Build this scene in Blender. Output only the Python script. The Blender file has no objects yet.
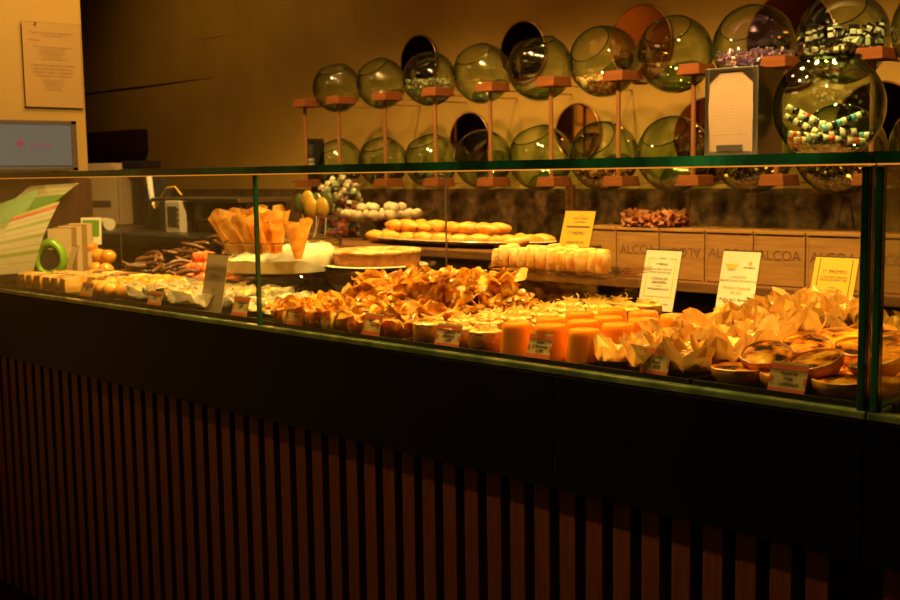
import bpy, bmesh, math, random
from mathutils import Matrix, Vector, noise
PI = math.pi
scene = bpy.context.scene
COL = scene.collection
rnd = random.Random(7)

# ------------------------------------------------------------------ camera
F = 1150.0
ROLL = 0.015
VP = Vector((-695 - 450, 300 - 190, -F))


def up_dir(p):
    u = Vector((0, math.cos(p), math.sin(p)))
    c, s = math.cos(ROLL), math.sin(ROLL)
    return Vector((c * u.x - s * u.y, s * u.x + c * u.y, u.z))


_p = math.atan(127 / F)
for _ in range(60):
    _p += 0.8 * VP.dot(up_dir(_p)) / VP.length
AX = -VP.normalized()
AZ = up_dir(_p).normalized()
AY = AZ.cross(AX).normalized()
M = Matrix((AX, AY, AZ))
CAM = Vector((0, -1.5623, 1.2481))


def ray(px, py):
    return M @ Vector((px - 450, 300 - py, -F))


def at(px, py, y):
    """the point seen at pixel px,py on the vertical plane a depth y behind the front glass"""
    r = ray(px, py)
    return CAM + r * ((y - CAM.y) / r.y)


def at_x(px, py, x):
    r = ray(px, py)
    return CAM + r * ((x - CAM.x) / r.x)


def atz(px, py, z):
    r = ray(px, py)
    return CAM + r * ((z - CAM.z) / r.z)


cd = bpy.data.cameras.new('camera')
cam = bpy.data.objects.new('camera', cd)
COL.objects.link(cam)
cam.matrix_world = Matrix.Translation(CAM) @ M.to_4x4()
cd.sensor_width = 36
cd.lens = F / 900 * 36
cd.clip_start = 0.05
cd.dof.use_dof = True
cd.dof.focus_distance = 2.15
cd.dof.aperture_fstop = 9.0
scene.camera = cam

# ------------------------------------------------------------------ materials
def new_mat(name):
    m = bpy.data.materials.new(name)
    m.use_nodes = True
    nt = m.node_tree
    return m, nt, nt.nodes['Principled BSDF'], nt.nodes['Material Output']


def coords(nt, vary=False):
    tc = nt.nodes.new('ShaderNodeTexCoord')
    if not vary:
        return tc.outputs['Object']
    oi = nt.nodes.new('ShaderNodeObjectInfo')
    mul = nt.nodes.new('ShaderNodeMath'); mul.operation = 'MULTIPLY'; mul.inputs[1].default_value = 57.0
    nt.links.new(oi.outputs['Random'], mul.inputs[0])
    add = nt.nodes.new('ShaderNodeVectorMath'); add.operation = 'ADD'
    nt.links.new(tc.outputs['Object'], add.inputs[0])
    nt.links.new(mul.outputs[0], add.inputs[1])
    return add.outputs[0]


def ramp(nt, fac, stops, interp='LINEAR'):
    r = nt.nodes.new('ShaderNodeValToRGB')
    r.color_ramp.interpolation = interp
    els = r.color_ramp.elements
    while len(els) < len(stops):
        els.new(0.5)
    for e, (p, c) in zip(els, stops):
        e.position = p
        e.color = (*c, 1)
    nt.links.new(fac, r.inputs[0])
    return r.outputs[0]


def pbr(name, col, rough=0.5, metal=0.0, col2=None, scale=20.0, lo=0.4, hi=0.6, bump=0.0, bscale=None,
        lucent=0.0, sss=0.0, stretch=None, vary=False, spec=0.5, coat=0.0, alpha_emit=None):
    m, nt, b, out = new_mat(name)
    b.inputs['Base Color'].default_value = (*col, 1)
    b.inputs['Roughness'].default_value = rough
    b.inputs['Metallic'].default_value = metal
    b.inputs['Specular IOR Level'].default_value = spec
    b.inputs['Coat Weight'].default_value = coat
    b.inputs['Coat Roughness'].default_value = 0.12
    src = coords(nt, vary)
    if stretch:
        mp = nt.nodes.new('ShaderNodeMapping')
        mp.inputs['Scale'].default_value = stretch
        nt.links.new(src, mp.inputs[0])
        src = mp.outputs[0]
    c_out = None
    if col2:
        n = nt.nodes.new('ShaderNodeTexNoise')
        n.inputs['Scale'].default_value = scale
        n.inputs['Detail'].default_value = 4
        nt.links.new(src, n.inputs['Vector'])
        c_out = ramp(nt, n.outputs[0], [(lo, col), (hi, col2)])
        nt.links.new(c_out, b.inputs['Base Color'])
    if bump:
        n2 = nt.nodes.new('ShaderNodeTexNoise')
        n2.inputs['Scale'].default_value = bscale or scale
        n2.inputs['Detail'].default_value = 5
        nt.links.new(src, n2.inputs['Vector'])
        bp = nt.nodes.new('ShaderNodeBump')
        bp.inputs['Strength'].default_value = bump
        bp.inputs['Distance'].default_value = 0.004
        nt.links.new(n2.outputs[0], bp.inputs['Height'])
        nt.links.new(bp.outputs[0], b.inputs['Normal'])
    if sss:
        b.inputs['Subsurface Weight'].default_value = sss
        b.inputs['Subsurface Radius'].default_value = (1.0, 0.45, 0.12)
        b.inputs['Subsurface Scale'].default_value = 0.012
    if lucent:
        tr = nt.nodes.new('ShaderNodeBsdfTranslucent')
        tr.inputs[0].default_value = (*col, 1)
        if c_out:
            nt.links.new(c_out, tr.inputs[0])
        mx = nt.nodes.new('ShaderNodeMixShader')
        mx.inputs[0].default_value = lucent
        nt.links.new(b.outputs[0], mx.inputs[1])
        nt.links.new(tr.outputs[0], mx.inputs[2])
        nt.links.new(mx.outputs[0], out.inputs[0])
    return m


def thin_glass(name, face, edge, blend=0.35, rough=0.0, ior=1.5, refl=1.0, knee=0.55):
    """thin clear sheet or blown wall: tinted transmission that deepens where the wall is seen edge-on, Fresnel reflection"""
    m, nt, b, out = new_mat(name)
    nt.nodes.remove(b)
    lw = nt.nodes.new('ShaderNodeLayerWeight')
    lw.inputs['Blend'].default_value = blend
    c = ramp(nt, lw.outputs['Facing'], [(0.0, face), (knee, face), (1.0, edge)])
    tr = nt.nodes.new('ShaderNodeBsdfTransparent')
    nt.links.new(c, tr.inputs[0])
    gl = nt.nodes.new('ShaderNodeBsdfGlossy')
    gl.inputs['Roughness'].default_value = rough
    gl.inputs['Color'].default_value = (refl, refl, refl, 1)
    fr = nt.nodes.new('ShaderNodeFresnel')
    # the same reflectance from either side of the thin wall
    geo = nt.nodes.new('ShaderNodeNewGeometry')
    io = nt.nodes.new('ShaderNodeMix')
    io.inputs['A'].default_value = ior
    io.inputs['B'].default_value = 1.0 / ior
    nt.links.new(geo.outputs['Backfacing'], io.inputs['Factor'])
    nt.links.new(io.outputs['Result'], fr.inputs['IOR'])
    mx = nt.nodes.new('ShaderNodeMixShader')
    nt.links.new(fr.outputs[0], mx.inputs[0])
    nt.links.new(tr.outputs[0], mx.inputs[1])
    nt.links.new(gl.outputs[0], mx.inputs[2])
    nt.links.new(mx.outputs[0], out.inputs[0])
    return m


def emit(name, col, strength):
    m, nt, b, out = new_mat(name)
    b.inputs['Base Color'].default_value = (0.02, 0.02, 0.02, 1)
    b.inputs['Emission Color'].default_value = (*col, 1)
    b.inputs['Emission Strength'].default_value = strength
    b.inputs['Roughness'].default_value = 0.3
    return m


def wood(name, c1, c2, rough=0.5, stretch=(40, 40, 2.5), spec=0.4):
    return pbr(name, c1, rough, col2=c2, scale=3.0, lo=0.35, hi=0.65, stretch=stretch, bump=0.15, spec=spec, vary=True)


MT = {}
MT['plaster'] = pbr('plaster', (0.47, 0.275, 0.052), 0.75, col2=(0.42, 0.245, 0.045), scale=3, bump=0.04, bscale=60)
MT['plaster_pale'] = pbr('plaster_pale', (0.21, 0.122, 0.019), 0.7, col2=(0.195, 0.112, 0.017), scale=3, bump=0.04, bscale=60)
MT['floor'] = pbr('dark_floor', (0.05, 0.035, 0.025), 0.4, col2=(0.035, 0.025, 0.018), scale=6)
MT['dark_wall'] = pbr('dark_wall', (0.06, 0.035, 0.015), 0.8)
MT['ceiling'] = pbr('ceiling_paint', (0.3, 0.2, 0.09), 0.8)
MT['cork'] = pbr('cork', (0.16, 0.075, 0.022), 0.9, col2=(0.05, 0.022, 0.007), scale=35, lo=0.35, hi=0.65, bump=0.9, bscale=55)
MT['fascia'] = pbr('black_fascia', (0.0045, 0.0038, 0.003), 0.4, col2=(0.003, 0.0025, 0.002), scale=8, spec=0.12)
MT['slat'] = wood('slat_wood', (0.14, 0.033, 0.0075), (0.1, 0.021, 0.0045), 0.55, stretch=(60, 60, 3))
MT['backing'] = pbr('black_backing', (0.006, 0.005, 0.004), 0.8)
MT['deck'] = pbr('deck_steel', (0.05, 0.038, 0.025), 0.35, metal=0.6)
MT['tray'] = pbr('black_tray', (0.02, 0.016, 0.012), 0.28, metal=0.3, spec=0.6)
MT['shelf_wood'] = wood('shelf_wood', (0.19, 0.08, 0.022), (0.11, 0.045, 0.012), 0.4, stretch=(2.5, 40, 40))
MT['crate'] = wood('crate_wood', (0.33, 0.155, 0.035), (0.26, 0.115, 0.025), 0.6, stretch=(3, 40, 40))
MT['crate_ink'] = pbr('crate_ink', (0.15, 0.055, 0.013), 0.8)
MT['block'] = wood('block_wood', (0.16, 0.046, 0.009), (0.12, 0.034, 0.007), 0.75, stretch=(4, 30, 30), spec=0.12)
MT['rod'] = wood('rod_wood', (0.2, 0.08, 0.022), (0.16, 0.06, 0.016), 0.4)
MT['pane'] = thin_glass('pane_glass', (0.95, 0.965, 0.93), (0.5, 0.62, 0.42), 0.3)
MT['pane_edge'] = pbr('pane_edge', (0.003, 0.028, 0.013), 0.2, spec=0.6, coat=0.5, col2=(0.012, 0.13, 0.055), scale=3, lo=0.45, hi=0.68, stretch=(2.5, 1, 1))
MT['lip'] = pbr('glass_lip', (0.16, 0.22, 0.085), 0.18, coat=0.6, col2=(0.06, 0.1, 0.035), scale=4, stretch=(3, 1, 1))
MT['bowl_glass'] = thin_glass('green_bowl_glass', (0.8, 0.93, 0.76), (0.01, 0.12, 0.04), 0.58, ior=2.0, knee=0.3)
MT['rim_glass'] = thin_glass('green_rim_glass', (0.32, 0.46, 0.22), (0.03, 0.1, 0.03), 0.5, ior=1.7)
MT['clear'] = thin_glass('clear_glass', (0.97, 0.97, 0.94), (0.5, 0.5, 0.4), 0.35)
MT['clear_rim'] = thin_glass('clear_rim_glass', (0.72, 0.68, 0.52), (0.3, 0.26, 0.16), 0.5, ior=1.8)
MT['acrylic'] = thin_glass('acrylic', (0.95, 0.94, 0.9), (0.5, 0.42, 0.28), 0.4)
MT['chrome'] = pbr('chrome', (0.75, 0.7, 0.62), 0.12, metal=1)
MT['dark_chrome'] = pbr('dark_chrome', (0.11, 0.09, 0.055), 0.22, metal=1)
MT['steel'] = pbr('brushed_steel', (0.55, 0.48, 0.38), 0.32, metal=1)
MT['grey_plastic'] = pbr('grey_plastic', (0.42, 0.35, 0.25), 0.45)
MT['beige_plastic'] = pbr('beige_plastic', (0.36, 0.25, 0.15), 0.5)
MT['black_plastic'] = pbr('black_plastic', (0.012, 0.01, 0.01), 0.35)
MT['bezel'] = pbr('bezel', (0.045, 0.028, 0.015), 0.4)
MT['navy'] = pbr('navy_cloth', (0.13, 0.15, 0.2), 0.8)  # tint of the glass reflection, for the added dome
MT['screen_dark'] = pbr('dark_screen', (0.05, 0.042, 0.03), 0.2)
MT['screen'] = emit('lit_screen', (0.45, 0.41, 0.31), 0.19)
MT['screen_pink'] = emit('screen_pink', (0.7, 0.03, 0.13), 0.35)
MT['screen_grey'] = emit('screen_grey', (0.25, 0.18, 0.18), 0.3)
MT['screen_bar'] = emit('screen_bar', (0.05, 0.06, 0.07), 0.3)
MT['white_plastic'] = pbr('white_plastic', (0.8, 0.76, 0.68), 0.35)
MT['white_paper'] = pbr('white_paper', (0.62, 0.55, 0.4), 0.7)
MT['dull_paper'] = pbr('dull_paper', (0.62, 0.43, 0.23), 0.6)
MT['notice_paper'] = pbr('notice_paper', (0.3, 0.18, 0.065), 0.6)
MT['gilt_paper'] = pbr('gilt_paper', (0.6, 0.35, 0.028), 0.4, metal=0.15)
MT['gold_line'] = pbr('gold_line', (0.75, 0.45, 0.05), 0.4)
MT['orange_ink'] = pbr('orange_ink', (0.85, 0.28, 0.02), 0.6)
MT['brown_ink'] = pbr('brown_ink', (0.13, 0.05, 0.02), 0.6)
MT['grey_ink'] = pbr('grey_ink', (0.32, 0.25, 0.17), 0.6)
MT['pen_ink'] = pbr('pen_ink', (0.1, 0.06, 0.06), 0.6)
MT['ticket'] = pbr('ticket_paper', (0.5, 0.34, 0.11), 0.6)
MT['ticket_band'] = pbr('ticket_band', (0.55, 0.085, 0.015), 0.6)
MT['ticket_olive'] = pbr('ticket_olive', (0.5, 0.36, 0.07), 0.6)
MT['filo'] = pbr('filo_leaf', (0.95, 0.6, 0.085), 0.28, col2=(0.42, 0.1, 0.006), scale=22, lo=0.44, hi=0.68, bump=0.35, bscale=50, lucent=0.28, vary=True, coat=0.4)
MT['filo_body'] = pbr('filo_pouch', (0.88, 0.54, 0.1), 0.35, col2=(0.66, 0.26, 0.025), scale=25, bump=0.4, bscale=70, lucent=0.15, vary=True, coat=0.2)
MT['sponge_brown'] = pbr('caramel_sponge', (0.5, 0.17, 0.025), 0.5, col2=(0.38, 0.1, 0.012), scale=60, bump=0.3, bscale=120, vary=True, sss=0.1)
MT['egg_thread'] = pbr('egg_thread', (0.95, 0.68, 0.2), 0.28, col2=(0.9, 0.5, 0.08), scale=60, vary=True, coat=0.6, lucent=0.15)
MT['pudding'] = pbr('orange_pudding', (0.94, 0.31, 0.015), 0.22, col2=(0.9, 0.27, 0.011), scale=15, sss=0.5, coat=0.35, vary=True)
MT['wax_paper'] = pbr('waxed_paper', (0.84, 0.6, 0.19), 0.42, col2=(0.78, 0.5, 0.13), scale=30, lucent=0.35, vary=True)
MT['white_wrap'] = pbr('white_wrapper', (0.82, 0.76, 0.58), 0.55, col2=(0.76, 0.68, 0.48), scale=30, lucent=0.35, vary=True)
MT['case_brown'] = pbr('brown_baking_case', (0.2, 0.08, 0.03), 0.6)
MT['nut_filling'] = pbr('nut_filling', (0.88, 0.58, 0.16), 0.35, col2=(0.5, 0.2, 0.03), scale=90, lo=0.45, hi=0.62, bump=0.9, bscale=90, vary=True, coat=0.5)
MT['berry_filling'] = pbr('berry_filling', (0.9, 0.74, 0.4), 0.4, col2=(0.65, 0.1, 0.02), scale=70, lo=0.55, hi=0.66, bump=0.9, bscale=90, vary=True, coat=0.4)
MT['shell'] = pbr('tart_shell', (0.86, 0.38, 0.045), 0.36, col2=(0.5, 0.14, 0.01), scale=30, lo=0.4, hi=0.7, bump=0.5, bscale=80, vary=True)
def custard_mat():
    m, nt, b, out = new_mat('burnt_custard')
    n = nt.nodes.new('ShaderNodeTexNoise')
    n.inputs['Scale'].default_value = 30
    n.inputs['Detail'].default_value = 5
    nt.links.new(coords(nt, True), n.inputs['Vector'])
    c = ramp(nt, n.outputs[0], [(0.36, (0.92, 0.44, 0.022)), (0.47, (0.75, 0.24, 0.011)), (0.54, (0.3, 0.07, 0.008)), (0.6, (0.03, 0.01, 0.003))])
    nt.links.new(c, b.inputs['Base Color'])
    b.inputs['Roughness'].default_value = 0.22
    b.inputs['Coat Weight'].default_value = 0.7
    b.inputs['Coat Roughness'].default_value = 0.12
    bp = nt.nodes.new('ShaderNodeBump')
    bp.inputs['Strength'].default_value = 0.35
    bp.inputs['Distance'].default_value = 0.004
    nt.links.new(n.outputs[0], bp.inputs['Height'])
    nt.links.new(bp.outputs[0], b.inputs['Normal'])
    return m


MT['custard'] = custard_mat()
MT['loaf_crust'] = pbr('loaf_crust', (0.34, 0.11, 0.022), 0.6, col2=(0.2, 0.05, 0.01), scale=40, bump=0.8, bscale=60)
MT['cake'] = pbr('cake_side', (0.45, 0.16, 0.022), 0.6, col2=(0.3, 0.085, 0.01), scale=40, bump=0.5, bscale=80)
MT['cake_top'] = pbr('cake_top', (0.95, 0.72, 0.28), 0.35, col2=(0.6, 0.2, 0.03), scale=24, lo=0.44, hi=0.62, bump=0.5, bscale=60, coat=0.5)
MT['cone'] = pbr('wafer_cone', (0.95, 0.64, 0.17), 0.5, col2=(0.8, 0.43, 0.07), scale=35, bump=0.5, bscale=90, lucent=0.2, vary=True)
MT['sugar'] = pbr('sugar_bed', (0.86, 0.79, 0.58), 0.6, col2=(0.8, 0.7, 0.45), scale=25, bump=0.6, bscale=60, sss=0.15)
MT['bun'] = pbr('yellow_bun', (0.66, 0.31, 0.032), 0.42, col2=(0.45, 0.155, 0.012), scale=25, lo=0.45, hi=0.75, bump=0.2, vary=True)
MT['sugar_roll'] = pbr('sugared_roll', (0.93, 0.64, 0.24), 0.6, col2=(0.85, 0.38, 0.05), scale=40, bump=0.6, bscale=110, vary=True)
MT['meringue'] = pbr('meringue', (0.5, 0.42, 0.26), 0.6, col2=(0.4, 0.31, 0.17), scale=30, sss=0.15, vary=True)
MT['icing'] = pbr('icing', (0.85, 0.58, 0.2), 0.5, bump=0.3, bscale=80)
MT['sponge_yellow'] = pbr('yellow_sponge', (0.9, 0.5, 0.1), 0.6, col2=(0.8, 0.34, 0.04), scale=40, bump=0.5, bscale=90, vary=True)
MT['glazed'] = pbr('glazed_dough', (0.88, 0.42, 0.05), 0.18, col2=(0.7, 0.24, 0.02), scale=20, coat=0.8, vary=True)
MT['cherry'] = pbr('cherry', (0.6, 0.03, 0.01), 0.15, coat=0.7)
MT['chocolate'] = pbr('chocolate', (0.13, 0.048, 0.014), 0.32, col2=(0.19, 0.075, 0.022), scale=40, coat=0.3, vary=True)
MT['candied'] = pbr('candied_fruit', (0.9, 0.16, 0.03), 0.35, col2=(0.8, 0.25, 0.08), scale=50, sss=0.3, bump=0.4, vary=True)
MT['plate'] = pbr('plate_glaze', (0.5, 0.38, 0.2), 0.2, coat=0.5)
MT['plate_white'] = pbr('white_plate', (0.85, 0.74, 0.48), 0.3, coat=0.3)
MT['dark_wood'] = wood('dark_wood', (0.06, 0.02, 0.008), (0.035, 0.012, 0.005), 0.5)
MT['mirror_brown'] = pbr('bronze_mirror', (0.34, 0.13, 0.05), 0.06, metal=1)
MT['mirror'] = pbr('gold_mirror', (0.75, 0.5, 0.22), 0.04, metal=1)
MT['mirror_rim'] = pbr('mirror_rim', (0.3, 0.13, 0.04), 0.3, metal=0.7)
MT['napkin'] = pbr('napkin', (0.85, 0.64, 0.42), 0.8)
MT['lime'] = pbr('lime_plastic', (0.2, 0.42, 0.012), 0.35, coat=0.3)
MT['lolly_yellow'] = pbr('yellow_candy', (0.34, 0.19, 0.016), 0.15, coat=0.7)
MT['lolly_green'] = pbr('green_candy', (0.06, 0.065, 0.02), 0.15, coat=0.7)
MT['purple_foil'] = pbr('purple_foil', (0.5, 0.2, 0.62), 0.3, metal=0.8, col2=(0.75, 0.5, 0.8), scale=60)
MT['silver_foil'] = pbr('silver_foil', (0.75, 0.66, 0.45), 0.3, metal=0.7, col2=(0.25, 0.18, 0.1), scale=80)
MT['gold_foil'] = pbr('brown_foil', (0.5, 0.3, 0.1), 0.3, metal=0.8, col2=(0.06, 0.025, 0.01), scale=70, lo=0.45, hi=0.55)
MT['peach_sweets'] = pbr('peach_sweets', (0.9, 0.6, 0.3), 0.5, col2=(0.75, 0.3, 0.1), scale=40)
MT['black_wrap'] = pbr('black_wrap', (0.015, 0.012, 0.015), 0.25, coat=0.4)
MT['white_wrap2'] = pbr('silver_white_wrap', (0.75, 0.68, 0.58), 0.3, coat=0.4)
MT['red_candy'] = pbr('red_candy', (0.75, 0.06, 0.02), 0.25, coat=0.4)
MT['blue_candy'] = pbr('blue_candy', (0.1, 0.42, 0.62), 0.25, coat=0.4)
MT['cream_candy'] = pbr('cream_candy', (0.85, 0.78, 0.55), 0.3, coat=0.4)
MT['yellow_cable'] = pbr('yellow_cable', (0.7, 0.4, 0.05), 0.5)


def mixed_sweets(name, cols, scale):
    m, nt, b, out = new_mat(name)
    v = nt.nodes.new('ShaderNodeTexVoronoi')
    v.inputs['Scale'].default_value = scale
    nt.links.new(coords(nt), v.inputs['Vector'])
    sep = nt.nodes.new('ShaderNodeSeparateColor')
    nt.links.new(v.outputs['Color'], sep.inputs[0])
    c = ramp(nt, sep.outputs[0], [(i / len(cols), c) for i, c in enumerate(cols)], 'CONSTANT')
    nt.links.new(c, b.inputs['Base Color'])
    b.inputs['Roughness'].default_value = 0.3
    return m


MT['mixed'] = mixed_sweets('mixed_sweets', [(0.35, 0.06, 0.03), (0.16, 0.2, 0.06), (0.4, 0.3, 0.14), (0.26, 0.08, 0.08), (0.12, 0.15, 0.13)], 45)
MT['pale_mixed'] = mixed_sweets('pale_mixed_sweets', [(0.3, 0.26, 0.15), (0.2, 0.24, 0.13), (0.34, 0.3, 0.19), (0.26, 0.16, 0.09)], 55)
MT['brown_mixed'] = mixed_sweets('brown_sweets', [(0.25, 0.1, 0.04), (0.6, 0.3, 0.1), (0.1, 0.04, 0.02), (0.5, 0.12, 0.05)], 60)


def leaflet_mat(name, stops):
    m, nt, b, out = new_mat(name)
    uv = nt.nodes.new('ShaderNodeUVMap')
    sep = nt.nodes.new('ShaderNodeSeparateXYZ')
    nt.links.new(uv.outputs[0], sep.inputs[0])
    c = ramp(nt, sep.outputs['Y'], stops, 'CONSTANT')
    nt.links.new(c, b.inputs['Base Color'])
    b.inputs['Roughness'].default_value = 0.45
    return m


CRm, GRn, YLw, RDd = (0.52, 0.44, 0.26), (0.13, 0.3, 0.015), (0.45, 0.4, 0.05), (0.5, 0.06, 0.012)
MT['leaf_front'] = leaflet_mat('striped_price_leaflet', [(0, CRm), (0.13, YLw), (0.15, CRm), (0.24, (0.28, 0.31, 0.03)), (0.3, CRm), (0.36, (0.36, 0.25, 0.05)), (0.375, CRm), (0.47, (0.28, 0.31, 0.03)), (0.53, CRm), (0.59, (0.36, 0.25, 0.05)), (0.605, CRm), (0.68, (0.28, 0.31, 0.03)), (0.74, CRm), (0.8, (0.36, 0.25, 0.05)), (0.815, CRm), (0.88, RDd), (0.95, YLw)])
MT['leaf_green'] = leaflet_mat('green_leaflet', [(0, CRm), (0.12, (0.28, 0.31, 0.03)), (0.2, CRm), (0.33, (0.36, 0.25, 0.05)), (0.36, CRm), (0.5, (0.28, 0.31, 0.03)), (0.58, GRn)])
MT['leaf_half'] = leaflet_mat('half_green_leaflet', [(0, GRn), (0.6, GRn), (0.62, CRm), (0.72, (0.36, 0.37, 0.15)), (0.76, CRm)])

# ------------------------------------------------------------------ mesh helpers
def tag(o, label=None, cat=None, group=None, kind=None):
    if label: o['label'] = label
    if cat: o['category'] = cat
    if group: o['group'] = group
    if kind: o['kind'] = kind
    return o


def link(name, me, mats, parent=None, loc=None, rot=None, smooth=False):
    if isinstance(me, bmesh.types.BMesh):
        bm = me
        me = bpy.data.meshes.new(name)
        bm.normal_update()
        bm.to_mesh(me)
        bm.free()
    o = bpy.data.objects.new(name, me)
    COL.objects.link(o)
    if mats and not me.materials:
        for m in (mats if isinstance(mats, (list, tuple)) else [mats]):
            me.materials.append(MT[m])
    if smooth:
        me.polygons.foreach_set('use_smooth', [True] * len(me.polygons))
    if len(me.polygons) and any(p.use_smooth for p in me.polygons):
        me.set_sharp_from_angle(angle=math.radians(42))
    if parent: o.parent = parent
    if loc is not None: o.location = loc
    if rot is not None: o.rotation_euler = rot
    return o


def empty(name, loc, rot=(0, 0, 0)):
    o = bpy.data.objects.new(name, None)
    o.empty_display_size = 0.02
    COL.objects.link(o)
    o.location = loc
    o.rotation_euler = rot
    return o


def dup(root, loc, rot=None, scale=None, label=None):
    c = root.copy()
    COL.objects.link(c)
    c.location = loc
    if rot is not None: c.rotation_euler = rot
    if scale is not None: c.scale = scale if isinstance(scale, tuple) else (scale,) * 3
    if label: c['label'] = label
    for ch in list(root.children):
        k = ch.copy(); COL.objects.link(k); k.parent = c
        for g in ch.children:
            h = g.copy(); COL.objects.link(h); h.parent = k
    return c


def box(bm, c, s, rot=None, bevel=0.0, taper=1.0, mat=0):
    """box of size s centred on c; taper scales its top"""
    vs = []
    for z in (-.5, .5):
        for x, y in ((-.5, -.5), (.5, -.5), (.5, .5), (-.5, .5)):
            k = taper if z > 0 else 1
            v = Vector((x * s[0] * k, y * s[1] * k, z * s[2]))
            if rot: v = rot @ v
            vs.append(bm.verts.new(v + Vector(c)))
    fs = [(3, 2, 1, 0), (4, 5, 6, 7), (0, 1, 5, 4), (1, 2, 6, 5), (2, 3, 7, 6), (3, 0, 4, 7)]
    faces = [bm.faces.new([vs[i] for i in f]) for f in fs]
    for f in faces: f.material_index = mat
    if bevel:
        es = list({e for f in faces for e in f.edges})
        r = bmesh.ops.bevel(bm, geom=es, offset=bevel, segments=2, affect='EDGES', profile=0.6)
        for f in r['faces']: f.material_index = mat
    return faces


def lathe(bm, prof, n=32, c=(0, 0, 0), wob=None, mat=0, closed=False):
    """revolve (r, z) points; wob(angle, i) -> radius factor"""
    rings = []
    for i, (r, z) in enumerate(prof):
        if r < 1e-6:
            rings.append([bm.verts.new((c[0], c[1], c[2] + z))])
        else:
            ring = []
            for k in range(n):
                a = 2 * PI * k / n
                q = r * (wob(a, i) if wob else 1)
                ring.append(bm.verts.new((c[0] + q * math.cos(a), c[1] + q * math.sin(a), c[2] + z)))
            rings.append(ring)
    pairs = list(zip(rings[:-1], rings[1:]))
    if closed: pairs.append((rings[-1], rings[0]))
    for A, B in pairs:
        for k in range(n):
            j = (k + 1) % n
            if len(A) == 1 and len(B) == 1: continue
            if len(A) == 1: f = bm.faces.new((A[0], B[j], B[k]))
            elif len(B) == 1: f = bm.faces.new((A[k], A[j], B[0]))
            else: f = bm.faces.new((A[k], A[j], B[j], B[k]))
            f.material_index = mat
            f.smooth = True


def tube(bm, pts, r, n=8, cap=True, mat=0):
    pts = [Vector(p) for p in pts]
    rings = []
    for i, p in enumerate(pts):
        t = (pts[min(i + 1, len(pts) - 1)] - pts[max(i - 1, 0)]).normalized()
        a = t.orthogonal().normalized() if i == 0 else (rings_a - t * rings_a.dot(t)).normalized()
        rings_a = a
        b = t.cross(a)
        rr = r[i] if isinstance(r, (list, tuple)) else r
        rings.append([bm.verts.new(p + (a * math.cos(2 * PI * k / n) + b * math.sin(2 * PI * k / n)) * rr) for k in range(n)])
    for A, B in zip(rings[:-1], rings[1:]):
        for k in range(n):
            f = bm.faces.new((A[k], A[(k + 1) % n], B[(k + 1) % n], B[k]))
            f.smooth = True
            f.material_index = mat
    if cap:
        bm.faces.new(rings[0][::-1]).material_index = mat
        bm.faces.new(rings[-1]).material_index = mat


def blob(bm, c, r, seed, amp=0.15, freq=1.5, sub=2, sq=(1, 1, 1), mat=0):
    new = bmesh.ops.create_icosphere(bm, subdivisions=sub, radius=1)['verts']
    off = Vector((seed * 3.17, seed * 1.31, seed * 7.7))
    for v in new:
        d = v.co.normalized()
        k = 1 + amp * noise.noise(d * freq + off) * 2
        v.co = Vector(c) + Vector((d.x * sq[0], d.y * sq[1], d.z * sq[2])) * r * k
    for v in new:
        for f in v.link_faces:
            f.smooth = True
            f.material_index = mat


def sheet(bm, fn, nu, nv, thick=0.0006, mat=0, uv=None):
    """a sheet from fn(u, v); given real thickness"""
    g = [[bm.verts.new(fn(i / nu, j / nv)) for j in range(nv + 1)] for i in range(nu + 1)]
    fs = []
    for i in range(nu):
        for j in range(nv):
            f = bm.faces.new((g[i][j], g[i + 1][j], g[i + 1][j + 1], g[i][j + 1]))
            f.smooth = True
            f.material_index = mat
            if uv is not None:
                for l, (a, b) in zip(f.loops, ((i, j), (i + 1, j), (i + 1, j + 1), (i, j + 1))):
                    l[uv].uv = (a / nu, b / nv)
            fs.append(f)
    if thick:
        bmesh.ops.solidify(bm, geom=fs, thickness=thick)


def text_mesh(lines, name, mat, parent, width_shear=0.0, loc=(0, 0, 0), rot=None, depth=0.0002):
    """lines: (string, size, x, z); lettering standing in the XZ plane facing -Y, one mesh"""
    bm = bmesh.new()
    for s, size, x, z in lines:
        cu = bpy.data.curves.new('t', 'FONT')
        cu.body = s
        cu.size = size
        cu.align_x = 'CENTER'
        cu.align_y = 'CENTER'
        cu.shear = width_shear
        cu.extrude = depth
        cu.resolution_u = 3
        o = bpy.data.objects.new('t', cu)
        COL.objects.link(o)
        bpy.context.view_layer.update()
        me = bpy.data.meshes.new_from_object(o.evaluated_get(bpy.context.evaluated_depsgraph_get()))
        me.transform(Matrix.Translation((x, 0, z)) @ Matrix.Rotation(PI / 2, 4, 'X'))
        bm.from_mesh(me)
        bpy.data.objects.remove(o)
        bpy.data.curves.remove(cu)
        bpy.data.meshes.remove(me)
    for f in bm.faces: f.material_index = 0
    me = bpy.data.meshes.new(name)
    bm.to_mesh(me)
    bm.free()
    me.materials.append(MT[mat])
    o = bpy.data.objects.new(name, me)
    COL.objects.link(o)
    o.parent = parent
    o.location = loc
    if rot: o.rotation_euler = rot
    return o


ORD = ['first', 'second', 'third', 'fourth', 'fifth', 'sixth', 'seventh', 'eighth', 'ninth', 'tenth', 'eleventh', 'twelfth', 'thirteenth', 'fourteenth', 'fifteenth', 'sixteenth']


def nth(i, n):
    if i == 0: return 'leftmost'
    if i == n - 1: return 'rightmost'
    return ORD[i] + ' from the left'


def rown(i):
    return 'front row' if i == 0 else ORD[i] + ' row back'


# ------------------------------------------------------------------ room shell
FL = -0.17
CEI = 2.85
Y_BACK = 1.95
X_L, X_R = -7.6, 2.2


def slab(name, c, s, mat, label=None):
    bm = bmesh.new()
    box(bm, (0, 0, 0), s)
    o = link(name, bm, mat, loc=c)
    tag(o, label, None, None, 'structure')
    return o


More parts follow.
